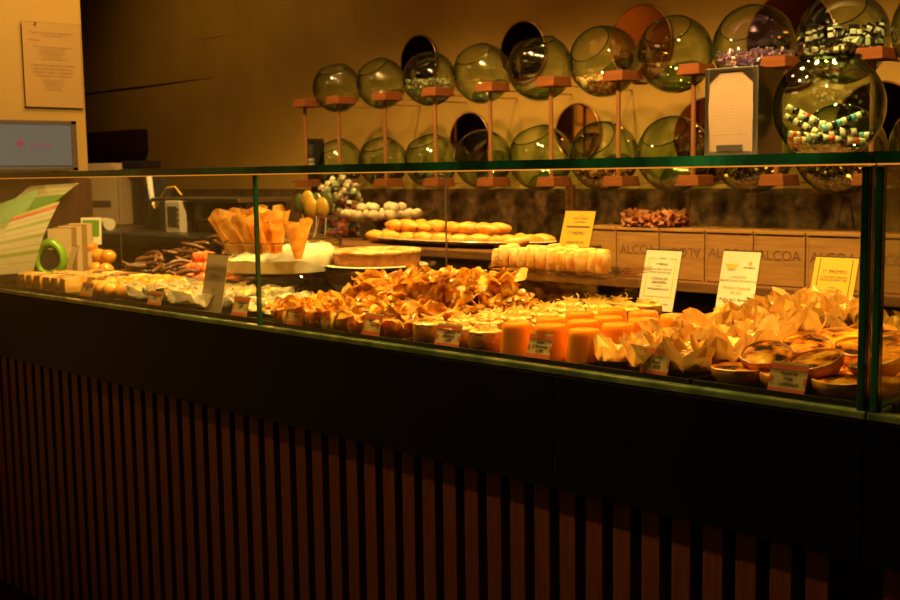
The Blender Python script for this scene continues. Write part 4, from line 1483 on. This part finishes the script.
frame_rect(-nw / 2, -nw / 2 + 0.008, 0, nh); frame_rect(nw / 2 - 0.008, nw / 2, 0, nh); frame_rect(-nw / 2 + .008, nw / 2 - .008, 0, 0.007); frame_rect(-nw / 2 + .008, nw / 2 - .008, nh - 0.006, nh)
for s in (-1, 1):
    v = [(s * (nw / 2 - .008), yf - .003, nh - .006), (s * (nw / 2 - .026), yf - .003, nh - .006), (s * (nw / 2 - .008), yf - .003, nh - .024)]
    fs = bm.faces.new([bm.verts.new(q) for q in v])
    bmesh.ops.solidify(bm, geom=[fs], thickness=0.003)
link('front_frame', bm, 'steel', root)
bm = bmesh.new()
def fn(u, v):
    x = (u - .5) * (nw - 0.014); z = 0.006 + v * (nh - 0.012)
    emb = 0.0009 * max(0, math.sin(x * 620 + z * 620) * math.sin(x * 620 - z * 620)) if 0.1 < u < 0.9 and 0.22 < v < 0.95 else 0
    return Vector((x, yf + 0.001 - emb - 0.004 * math.sin(PI * v), z))
sheet(bm, fn, 64, 80, 0.001)
box(bm, (0, 0.0, nh / 2), (nw - 0.012, nd - 0.012, nh - 0.014))
link('napkin_stack', bm, 'napkin', root)
bm = bmesh.new(); box(bm, (0, yf - 0.0055, 0.0125), (0.045, 0.003, 0.010), bevel=0.001); link('front_tab', bm, 'steel', root)

GP = at(829, 108, 0.17)
gr = 0.0865
root = empty('globe_jar', (GP.x, 0.17, TOPZ))
tag(root, 'round green glass jar of striped sweets on the counter top', 'jar')
bm = bmesh.new()
prof = [(0, 0.001), (0.045, 0.001)]
for q in range(1, 24):
    t = math.radians(-58 + (58 + 57) * q / 23)
    prof.append((gr * math.cos(t), 0.0735 + gr * math.sin(t)))
prof += [(0.046, 0.149), (0.048, 0.151)]
lathe(bm, prof, 56)
link('jar_wall', bm, 'bowl_glass', root, smooth=True)
bm = bmesh.new(); lathe(bm, [(0.047 + 0.0022 * math.cos(q), 0.1515 + 0.0022 * math.sin(q)) for q in [2 * PI * j / 8 for j in range(8)]], 48, closed=True); link('jar_rim', bm, 'rim_glass', root, smooth=True)
bm = bmesh.new(); lathe(bm, [(0, 0.0015), (0.044, 0.0015), (0.052, 0.006), (0.045, 0.009), (0, 0.006)], 48); link('jar_base', bm, 'rim_glass', root, smooth=True)

def stripe_stick(L, cols, name):
    bm = bmesh.new()
    n = 9
    for q in range(n):
        a = -L / 2 + L * q / n
        tube(bm, [(a, 0, 0), (a + L / n, 0, 0)], 0.0054, 8, mat=q % len(cols))
    me = bpy.data.meshes.new(name); bm.to_mesh(me); bm.free()
    for c in cols: me.materials.append(MT[c])
    return me
sm = [stripe_stick(0.09, ['cream_candy', 'black_wrap', 'cream_candy', 'red_candy'], 'striped_stick_sweet'), stripe_stick(0.075, ['cream_candy', 'black_wrap'], 'striped_stick_sweet'),
      stripe_stick(0.07, ['blue_candy', 'cream_candy', 'black_wrap'], 'striped_stick_sweet'), stripe_stick(0.055, ['cream_candy', 'red_candy', 'cream_candy', 'black_wrap'], 'striped_stick_sweet')]
spec = [(-.012, -.03, .055, 0, .45, .75, 0), (.005, -.035, .046, 0, .35, .75, 1), (.035, -.02, .05, 0, -.35, .7, 2), (-.03, -.02, .03, 0, .1, .9, 3), (.02, -.03, .03, 0, -.1, .6, 1),
        (-.02, .02, .03, 0, .1, 2.0, 0), (.03, .02, .028, 0, 0, .2, 2), (0, 0, .02, 0, 0, 1.2, 0), (-.01, -.035, .022, 0, 0, .6, 3), (.03, -.03, .022, 0, .1, .9, 0), (.0, .04, .035, 0, .3, 1, 1), (-.04, 0, .045, 0, .5, .3, 1)]
for k, (x, y, z, rx, ry, rzz, m) in enumerate(spec):
    o = bpy.data.objects.new('striped_stick_sweet', sm[m]); COL.objects.link(o)
    o.location = (GP.x + x, 0.17 + y, TOPZ + z)
    o.rotation_euler = (rx, ry, rzz)
    tag(o, 'stick sweet striped in cream, black and bright colours inside the globe jar', 'sweet', 'striped stick sweets in the globe jar')

# ------------------------------------------------------------------ monitor, notice, leaflets, till, scale
a = at(-8, 121, 0.12); 
mz0, mz1 = 1.276, at_x(77, 121, -3.923).z
my0, my1 = 0.02, at_x(77, 145, -3.923).y
root = empty('monitor', (-3.93, (my0 + my1) / 2, TOPZ))
tag(root, 'flat screen monitor on the glass top against the yellow wall', 'monitor')
def q2(bm, x, y0, y1, z0, z1, t): box(bm, (x + 3.93, (y0 + y1) / 2 - (my0 + my1) / 2, (z0 + z1) / 2 - TOPZ), (t, y1 - y0, z1 - z0), bevel=0.002)
bm = bmesh.new(); q2(bm, -3.94, my0, my1, mz0, mz1, 0.03); link('housing', bm, 'black_plastic', root)
bm = bmesh.new(); b = 0.021
for (u0, u1, v0, v1) in ((my0, my1, mz1 - b * .7, mz1), (my0, my1, mz0, mz0 + b * .6), (my0, my0 + b, mz0, mz1), (my1 - b, my1, mz0, mz1)): q2(bm, -3.923, u0, u1, v0, v1, 0.006)
link('bezel', bm, 'bezel', root)
bm = bmesh.new(); box(bm, (0.0065, 0, (mz0 + mz1) / 2 - TOPZ + 0.003), (0.001, my1 - my0 - 2 * b, mz1 - mz0 - b * 1.3)); scr = link('screen', bm, 'screen', root)
bm = bmesh.new(); box(bm, (0.008, 0, mz0 - TOPZ + 0.0155), (0.001, my1 - my0 - 2 * b, 0.009)); link('task_bar', bm, 'screen_bar', scr)
lp = at(23, 145, 0.27)
text_mesh([('casadoce', 0.023, 0, 0)], 'screen_lettering', 'screen_pink', scr, 0.25, (0.0085, at_x(40.5, 146, -3.922).y - (my0 + my1) / 2, 0.1), (0, 0, PI / 2))
text_mesh([('doçaria tradicional', 0.009, 0, 0)], 'screen_caption', 'screen_grey', scr, 0, (0.0085, at_x(40, 150, -3.922).y - (my0 + my1) / 2, 0.083), (0, 0, PI / 2))
bm = bmesh.new()
for k in range(5):
    t = 2 * PI * k / 5 + .3
    blob(bm, (0.0085, at_x(20, 145, -3.922).y - (my0 + my1) / 2 + 0.0085 * math.cos(t), 0.104 + 0.0085 * math.sin(t)), 0.0065, k, 0.1, 1, 1, (0.1, 1, 1))
link('flower_logo', bm, 'screen_pink', scr)
bm = bmesh.new(); box(bm, (-0.01, 0, 0.003), (0.08, 0.18, 0.006), bevel=0.002); box(bm, (-0.015, 0, 0.012), (0.02, 0.06, 0.02)); link('monitor_foot', bm, 'black_plastic', root)

pr = at(51, 65, 0)
root = empty('paper_notice', (-3.994, 0.39, 1.505))
tag(root, 'printed paper notice in a clear sleeve on the yellow wall', 'notice')
bm = bmesh.new(); box(bm, (0.0015, 0, 0.148), (0.002, 0.218, 0.296)); link('paper_sheet', bm, 'notice_paper', root)
bm = bmesh.new(); box(bm, (0.004, 0, 0.148), (0.002, 0.232, 0.306)); link('clear_sleeve', bm, 'acrylic', root)
rr = random.Random(3)
text_mesh([('Encontra-se disponível neste estabelecimento', .0085, 0, .262), ('o livro de reclamações', .0085, 0, .252), ('Informação', .009, -.065, .235)] +
          [(s, .0075, 0, .212 - .0085 * k) for k, s in enumerate(['Todos os produtos são preparados diariamente', 'na nossa casa segundo receitas', 'conventuais da região e podem', 'conter frutos secos, leite e ovos', 'Para mais informações', 'consulte os nossos colaboradores'])] +
          [(s, .0068, 0, .095 - .0085 * k) for k, s in enumerate(['Agradecemos a sua visita e a sua', 'preferência pelos nossos doces', 'tradicionais feitos à mão', 'Aberto todos os dias', 'das nove às vinte horas'])], 'lettering', 'brown_ink', root, 0, (0.0029, 0, 0), (0, 0, PI / 2))
text_mesh([(s, .0105, 0, .148 - .0125 * k) for k, s in enumerate(['Encontram-se disponíveis informações', 'sobre substâncias ou produtos que', 'provoquem alergias ou intolerâncias', 'solicite apoio a um colaborador'])], 'bold_lettering', 'brown_ink', root, 0, (0.0029, 0, 0), (0, 0, PI / 2))
bm = bmesh.new(); blob(bm, (0.0065, -0.06, 0.294), 0.005, 2, 0.02, 1, 1); link('fixing_stud', bm, 'chrome', root)

def leaflet(corners, mat, label, bulge):
    """corners (px, py, depth): top-left, top-right, bottom-right, bottom-left"""
    P4 = [at_x(*c) for c in corners]
    c0 = sum(P4, Vector()) / 4
    base = Vector((c0.x, c0.y, min(p.z for p in P4)))
    bm = bmesh.new()
    uv = bm.loops.layers.uv.new('UVMap')
    def fn(u, v):
        p = (P4[3].lerp(P4[2], u)).lerp(P4[0].lerp(P4[1], u), v)
        return p + Vector((0.6, -0.7, 0.3)) * bulge * math.sin(PI * v) - base
    sheet(bm, fn, 8, 14, 0.0006, uv=uv)
    o = link('price_leaflet', bm, mat, loc=base)
    tag(o, label, 'leaflet', 'price leaflets at the left end')
leaflet([(14, 216, -3.80), (60, 201, -3.80), (33, 272, -3.70), (-14, 276, -3.70)], 'leaf_front', 'striped price leaflet with red heading, nearest of the fan', 0.02)
leaflet([(-6, 206, -3.87), (40, 189, -3.87), (4, 266, -3.78), (-42, 270, -3.78)], 'leaf_green', 'green topped price leaflet behind the striped one', 0.02)
leaflet([(30, 186, -3.95), (79, 183, -3.95), (42, 215, -3.90), (-8, 222, -3.90)], 'leaf_half', 'bright green leaflet sticking out highest of the fan', 0.008)

for k in range(5):
    p = at_x(60 + 5.2 * k, 250 - 2 * k, -3.90)
    h = 0.165 + 0.004 * k
    root = empty('booklet', (p.x, p.y, 0.894), (-0.06, 0, 0.9))
    tag(root, 'upright pale booklet at the left end, %s in the row' % ['nearest', 'second', 'third', 'fourth', 'farthest'][k], 'booklet', 'upright booklets')
    bm = bmesh.new(); box(bm, (0, 0, h / 2 + .01), (0.075, 0.018, h)); link('pages', bm, 'dull_paper', root)
    bm = bmesh.new()
    for s in (-1, 1): box(bm, (0, s * 0.0105, h / 2 + .01), (0.079, 0.002, h + 0.004))
    box(bm, (0.039, 0, h / 2 + .01), (0.002, 0.022, h + 0.004))
    link('cover', bm, 'notice_paper' if k % 2 else 'dull_paper', root)
p = at_x(75, 222, -3.93)
root = empty('photo_card', (p.x, p.y + 0.06, 1.005), (-0.1, 0, 0.75))
tag(root, 'small framed card with green picture behind the booklets', 'card')
bm = bmesh.new(); box(bm, (0, 0, 0.05), (0.075, 0.006, 0.1)); link('frame', bm, 'white_plastic', root)
bm = bmesh.new(); box(bm, (0, -0.0035, 0.06), (0.06, 0.001, 0.06)); link('picture', bm, 'leaf_half', root)
bm = bmesh.new(); box(bm, (0, 0, -0.055), (0.03, 0.02, 0.11)); link('support', bm, 'acrylic', root)

p = at_x(50, 250, -3.83)
bm = bmesh.new()
lathe(bm, [(0.045 + 0.014 * math.cos(q), 0.022 * math.sin(q)) for q in [2 * PI * j / 12 for j in range(12)]], 40, closed=True)
bmesh.ops.rotate(bm, verts=bm.verts, cent=(0, 0, 0), matrix=Matrix.Rotation(PI / 2, 3, 'X'))
for v in bm.verts: v.co.z *= 1.25
bmesh.ops.translate(bm, verts=bm.verts, vec=(0, 0, 0.074))
root = link('tape_dispenser', bm, 'lime', loc=(p.x, p.y, TZ), rot=(0, 0, 0.75), smooth=True)
tag(root, 'lime green ring shaped tape dispenser behind the striped leaflet', 'tape dispenser')
bm = bmesh.new(); lathe(bm, [(0, -0.012), (0.036, -0.012), (0.036, 0.012), (0, 0.012)], 32); bmesh.ops.rotate(bm, verts=bm.verts, cent=(0, 0, 0), matrix=Matrix.Rotation(PI / 2, 3, 'X'))
bmesh.ops.translate(bm, verts=bm.verts, vec=(0, 0, 0.074)); link('tape_roll', bm, 'screen_dark', root)

# black counter with a rounded front edge under the till and the scale
root = empty('till_counter', (-4.27, 1.05, FL))
tag(root, 'black counter with thick rounded top under the till and scale', 'counter')
bm = bmesh.new(); box(bm, (0, 0, 0.983 - FL), (1.2, 0.44, 0.075), bevel=0.03); link('counter_top', bm, 'black_plastic', root)
bm = bmesh.new(); box(bm, (0, 0.02, (0.944 - FL) / 2), (1.1, 0.36, 0.942 - FL)); link('cabinet_body', bm, 'dark_wood', root)
bm = bmesh.new(); box(bm, (-0.9, 0.1, 0.995 - FL), (0.6, 0.24, 0.05), bevel=0.004); box(bm, (-0.9, 0.1, (0.97 - FL) / 2), (0.5, 0.2, 0.968 - FL)); link('side_return', bm, 'dark_wood', root)
DZ = 1.0205
p = at(107, 224, 0.93)
bm = bmesh.new(); lathe(bm, [(0, 0), (0.026, 0), (0.026, 0.085), (0, 0.085)], 28); bmesh.ops.rotate(bm, verts=bm.verts, cent=(0, 0, 0), matrix=Matrix.Rotation(PI / 2, 3, 'Y')); bmesh.ops.translate(bm, verts=bm.verts, vec=(-.04, 0, 0.0265))
o = link('paper_roll', bm, 'white_paper', loc=(p.x, 0.93, DZ), rot=(0, 0, -0.25)); tag(o, 'white till paper roll lying on the black counter', 'paper roll')
p = at(89, 226, 0.90)
bm = bmesh.new(); lathe(bm, [(0, 0), (0.034, 0), (0.036, 0.008), (0.028, 0.024), (0.012, 0.031), (0, 0.032)], 28)
o = link('green_dome', bm, 'lime', loc=(p.x, 0.9, DZ), smooth=True); tag(o, 'domed lime green object beside the white paper roll', 'green dome')

# till
tl = at(97, 164, 1.3); tr = at(137, 163, 1.3)
root = empty('cash_register', ((tl.x + tr.x) / 2, 1.22, 1.0205), (0, 0, 0.35))
tag(root, 'beige cash register with sloping side rising above the glass', 'cash register')
hh = tl.z - 1.0205
bm = bmesh.new()
w = (tr.x - tl.x)
prof = [(-w * .75, 0), (w * .45, 0), (w * .45, hh * .9), (w * .30, hh), (-w * .35, hh), (-w * .45, hh * .92)]
f = [bm.verts.new((x, -0.08, z)) for x, z in prof]; g = [bm.verts.new((x, 0.08, z)) for x, z in prof]
bm.faces.new(f); bm.faces.new(g[::-1])
for q in range(len(prof)): bm.faces.new((f[q], g[q], g[(q + 1) % 6], f[(q + 1) % 6]))
bmesh.ops.recalc_face_normals(bm, faces=bm.faces)
bmesh.ops.bevel(bm, geom=list(bm.edges), offset=0.006, segments=2, affect='EDGES')
link('housing', bm, 'beige_plastic', root)
bm = bmesh.new(); box(bm, (w * .62, 0, hh - 0.01), (w * .33, 0.13, 0.035), bevel=0.006); box(bm, (w * .55, 0, hh * .5 - .02), (0.03, 0.05, hh - 0.045)); link('keypad_unit', bm, 'black_plastic', root)
bm = bmesh.new(); box(bm, (0, -0.081, hh * .35), (w * .6, 0.004, 0.03)); link('paper_slot', bm, 'screen_dark', root)

# solid blue-grey dome standing in for a reflection in the glass
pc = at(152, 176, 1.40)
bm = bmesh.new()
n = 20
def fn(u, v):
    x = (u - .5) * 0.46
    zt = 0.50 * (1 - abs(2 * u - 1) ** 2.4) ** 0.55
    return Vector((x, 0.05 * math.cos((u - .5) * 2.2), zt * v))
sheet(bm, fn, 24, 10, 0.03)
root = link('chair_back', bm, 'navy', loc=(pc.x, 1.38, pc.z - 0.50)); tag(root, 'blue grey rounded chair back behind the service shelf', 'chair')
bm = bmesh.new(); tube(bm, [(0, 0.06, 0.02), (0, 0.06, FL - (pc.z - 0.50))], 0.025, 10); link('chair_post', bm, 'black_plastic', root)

# white handset on its stand, cord
ph = at(148, 188, 1.08)
root = empty('handset', (ph.x + .02, 1.08, 1.0205))
tag(root, 'white scanner handset standing upright in a dark cradle', 'handset')
hz = ph.z - 1.0205
bm = bmesh.new(); box(bm, (0, 0, (hz - .05) / 2), (0.05, 0.06, hz - .05), bevel=0.006, taper=.8); link('cradle', bm, 'black_plastic', root)
bm = bmesh.new(); tube(bm, [(0.014, 0, hz - 0.075), (0.008, 0, hz - 0.03), (-0.004, 0, hz + 0.03), (-0.014, 0, hz + 0.055), (-0.012, -0.02, hz + 0.062)], [0.011, 0.012, 0.014, 0.016, 0.013], 12); link('grip', bm, 'white_plastic', root)
bm = bmesh.new(); pts = [Vector((0.015, 0, hz - 0.07)), Vector((0.05, -.01, hz - 0.09)), Vector((0.09, -.01, hz - 0.05)), Vector((0.15, -.01, hz + 0.0)), Vector((0.22, -.01, hz + 0.005)), Vector((0.27, -.01, hz - 0.03))]
tube(bm, pts, 0.004, 8); link('cord', bm, 'yellow_cable', root)

# scale
s0 = at(163, 234, 1.05); s1 = at(232, 234, 1.05)
root = empty('weighing_scale', ((s0.x + s1.x) / 2 + .06, 1.14, 1.0205))
tag(root, 'grey shop scale with square display and steel platform', 'scale')
tz = at(200, 200, 1.02).z - 1.0205
bm = bmesh.new(); box(bm, (0.02, 0, 0.07 + (tz - .09) / 2), (s1.x - s0.x + 0.08, 0.20, tz - 0.03), bevel=0.02); link('body', bm, 'black_plastic', root)
bm = bmesh.new(); box(bm, (0.0, -0.01, tz), (s1.x - s0.x + 0.13, 0.26, 0.018), bevel=0.005); link('platform', bm, 'steel', root)
d0 = at(175, 217, 1.0)
bm = bmesh.new(); box(bm, (d0.x - root.location.x, -0.135, d0.z - 1.0205), (0.115, 0.035, 0.135), bevel=0.006); dp = link('display_panel', bm, 'grey_plastic', root)
bm = bmesh.new(); box(bm, (d0.x - root.location.x, -0.154, d0.z - 1.0205 + 0.004), (0.07, 0.002, 0.08)); link('display', bm, 'screen_dark', dp)
bm = bmesh.new()
for k in range(4): box(bm, (d0.x - root.location.x + 0.045, -0.154, d0.z - 1.0205 - 0.035 + 0.022 * k), (0.007, 0.003, 0.012))
link('button', bm, 'black_plastic', dp)
bm = bmesh.new()
for s in (-1, 1):
    for t in (-1, 1): lathe(bm, [(0, 0), (0.014, 0), (0.012, 0.06), (0, 0.06)], 12, (s * 0.1, t * 0.07, 0))
link('feet', bm, 'black_plastic', root)

# dark upright cabinet hood in the recess
b = at(138, 152, 1.88); a = at(88, 150, 1.88); a.z = at(138, 129, 1.88).z
bm = bmesh.new(); box(bm, (0, 0, (a.z - b.z) / 2), (b.x - a.x + 0.3, 0.07, a.z - b.z), bevel=0.004)
root = link('wall_cabinet', bm, 'dark_wood', loc=((a.x + b.x) / 2 - 0.15, Y_BACK - 0.0385, b.z)); tag(root, 'small dark brown cabinet on the wall in the recess', 'cabinet')
bm = bmesh.new(); box(bm, (0, -0.036, (a.z - b.z) / 2), (b.x - a.x + 0.26, 0.004, a.z - b.z - 0.03)); link('door', bm, 'dark_wood', root)

# jars of lollipops and sweets on the shelf
def jar(px, y, r, h, label):
    p = at(px, 230, y)
    root = empty('sweet_jar', (p.x, y, 1.0205)); tag(root, label, 'jar')
    bm = bmesh.new(); lathe(bm, [(0, 0.0), (r, 0.0), (r, h), (r - .002, h + .002)], 36); link('jar_wall', bm, 'clear', root, smooth=False)
    return p
lp = jar(313, 1.0, 0.07, 0.075, 'low glass pot holding upright lollipops')
stuffs = [(300, 204, 1.0), (308, 201, .97), (317, 203, 1.0), (322, 208, .96), (311, 208, .95), (327, 201, 1.04)]
for k, (px, py, y) in enumerate(stuffs):
    t = at(px, py, y)
    root = empty('lollipop', (lp.x + (t.x - lp.x) * .5, y, 1.026))
    tag(root, '%s round lollipop on a stick, %s' % (['green', 'yellow', 'green', 'yellow', 'yellow', 'green'][k], ['leftmost', 'second from the left at the back', 'tall middle one', 'right front one', 'front middle one', 'rightmost'][k]), 'lollipop', 'lollipops in the glass pot')
    d = t - root.location
    bm = bmesh.new(); tube(bm, [(0, 0, 0), d], 0.0022, 6); link('stick', bm, 'white_plastic', root)
    bm = bmesh.new(); blob(bm, d, 0.034, k, 0.02, 1, 3, (1, 0.5, 1.15)); link('candy', bm, ['lolly_green', 'lolly_yellow', 'lolly_green', 'lolly_yellow', 'lolly_yellow', 'lolly_green'][k], root)
jp = jar(341, 1.12, 0.085, 0.19, 'tall glass jar of red and pale wrapped sweets')
bm = bmesh.new()
rr = random.Random(9)
for k in range(170):
    a_, r_ = rr.uniform(0, 6.28), 0.074 * math.sqrt(rr.uniform(.3, 1)); box(bm, (r_ * math.cos(a_), r_ * math.sin(a_), rr.uniform(0.012, 0.135)), (0.024, 0.016, 0.013), rot=Matrix.Rotation(rr.uniform(0, 6), 3, 'X') @ Matrix.Rotation(rr.uniform(0, 6), 3, 'Z'))
o = link('wrapped_sweets_fill', bm, 'mixed', loc=(jp.x, 1.12, 1.0205)); tag(o, 'red and mixed sweets filling the tall glass jar', 'sweets', None, 'stuff')
bm = bmesh.new()
for k in range(60):
    a_, r_ = rr.uniform(0, 6.28), 0.07 * math.sqrt(rr.random()); blob(bm, (r_ * math.cos(a_), r_ * math.sin(a_), rr.uniform(0.14, 0.225 - r_ * .5)), 0.014, k, 0.2, 1.5, 1)
o = link('pale_sweets_fill', bm, 'pale_mixed', loc=(jp.x, 1.12, 1.0205)); tag(o, 'pale green sweets heaped on top of the tall jar', 'sweets', None, 'stuff')

# ------------------------------------------------------------------ light
WARM = (1.0, 0.62, 0.18)
DEEP = (1.0, 0.54, 0.11)


def spot(loc, tgt, power, ang=90, blend=0.6, rad=0.03, col=WARM):
    d = bpy.data.lights.new('ceiling_spotlight', 'SPOT')
    d.energy = power; d.spot_size = math.radians(ang); d.spot_blend = blend; d.shadow_soft_size = rad; d.color = col
    o = bpy.data.objects.new('ceiling_spotlight', d); COL.objects.link(o)
    o.location = loc
    o.rotation_euler = (Vector(tgt) - Vector(loc)).to_track_quat('-Z', 'Y').to_euler()
    return o


def area(loc, tgt, power, sx, sy, col=WARM, name='ceiling_lamp'):
    d = bpy.data.lights.new(name, 'AREA')
    d.shape = 'RECTANGLE'; d.size = sx; d.size_y = sy; d.energy = power; d.color = col
    o = bpy.data.objects.new(name, d); COL.objects.link(o)
    o.location = loc
    o.rotation_euler = (Vector(tgt) - Vector(loc)).to_track_quat('-Z', 'Y').to_euler()
    return o


# wide ceiling downlights over the display case
for x in (-3.5, -2.85, -2.2, -1.6, -1.0):
    spot((x + 0.15, 0.40, 2.75), (x, 0.36, 0.9), 165, 125, 0.5, rad=0.045)
# downlights from the customer side into the case
for x in (-3.4, -2.7, -2.0, -1.4, -0.9):
    spot((x - 0.75, -0.55, 2.75), (x, 0.30, 1.05), 76, 46, 0.8)
# downlights over the crates and the bowl rack
for x in (-3.2, -2.35, -1.5):
    spot((x, 1.42, 2.8), (x, 1.5, 1.0), 14, 80, 0.9, col=DEEP)
# spot added to brighten the till and scale
spot((-4.5, 0.75, 2.8), (-4.5, 1.1, 1.1), 85, 60, 0.9)
# spot added to light the recess wall on the far left
spot((-5.0, 0.2, 2.8), (-5.0, 1.9, 1.5), 36, 100, 0.9, col=(1, 0.58, 0.12))
# onto the yellow wall end
spot((-3.1, 0.2, 2.8), (-4.0, 0.3, 1.6), 5, 75, 0.8, col=DEEP)
# a shop spot on the customer side towards the jar and napkins
spot((-0.35, -1.3, 2.75), (-0.97, 0.15, 1.34), 330, 13, 0.5)
# unseen dim fill added over the customer side
area((-3.6, -1.7, 2.8), (-3.2, -0.6, 0), 5, 1.2, 0.4, col=(1, 0.5, 0.16))

w = bpy.data.worlds.new('world')
scene.world = w
w.use_nodes = True
w.node_tree.nodes['Background'].inputs[0].default_value = (1, 0.55, 0.2, 1)
w.node_tree.nodes['Background'].inputs[1].default_value = 0.01

scene.view_settings.view_transform = 'Standard'
scene.view_settings.look = 'None'
scene.view_settings.gamma = 1
scene.view_settings.use_curve_mapping = False
scene.view_settings.exposure = 0.0
scene.cycles.transparent_max_bounces = 48
scene.cycles.max_bounces = 10
scene.cycles.caustics_reflective = False
scene.cycles.caustics_refractive = False
scene.cycles.sample_clamp_indirect = 40.0
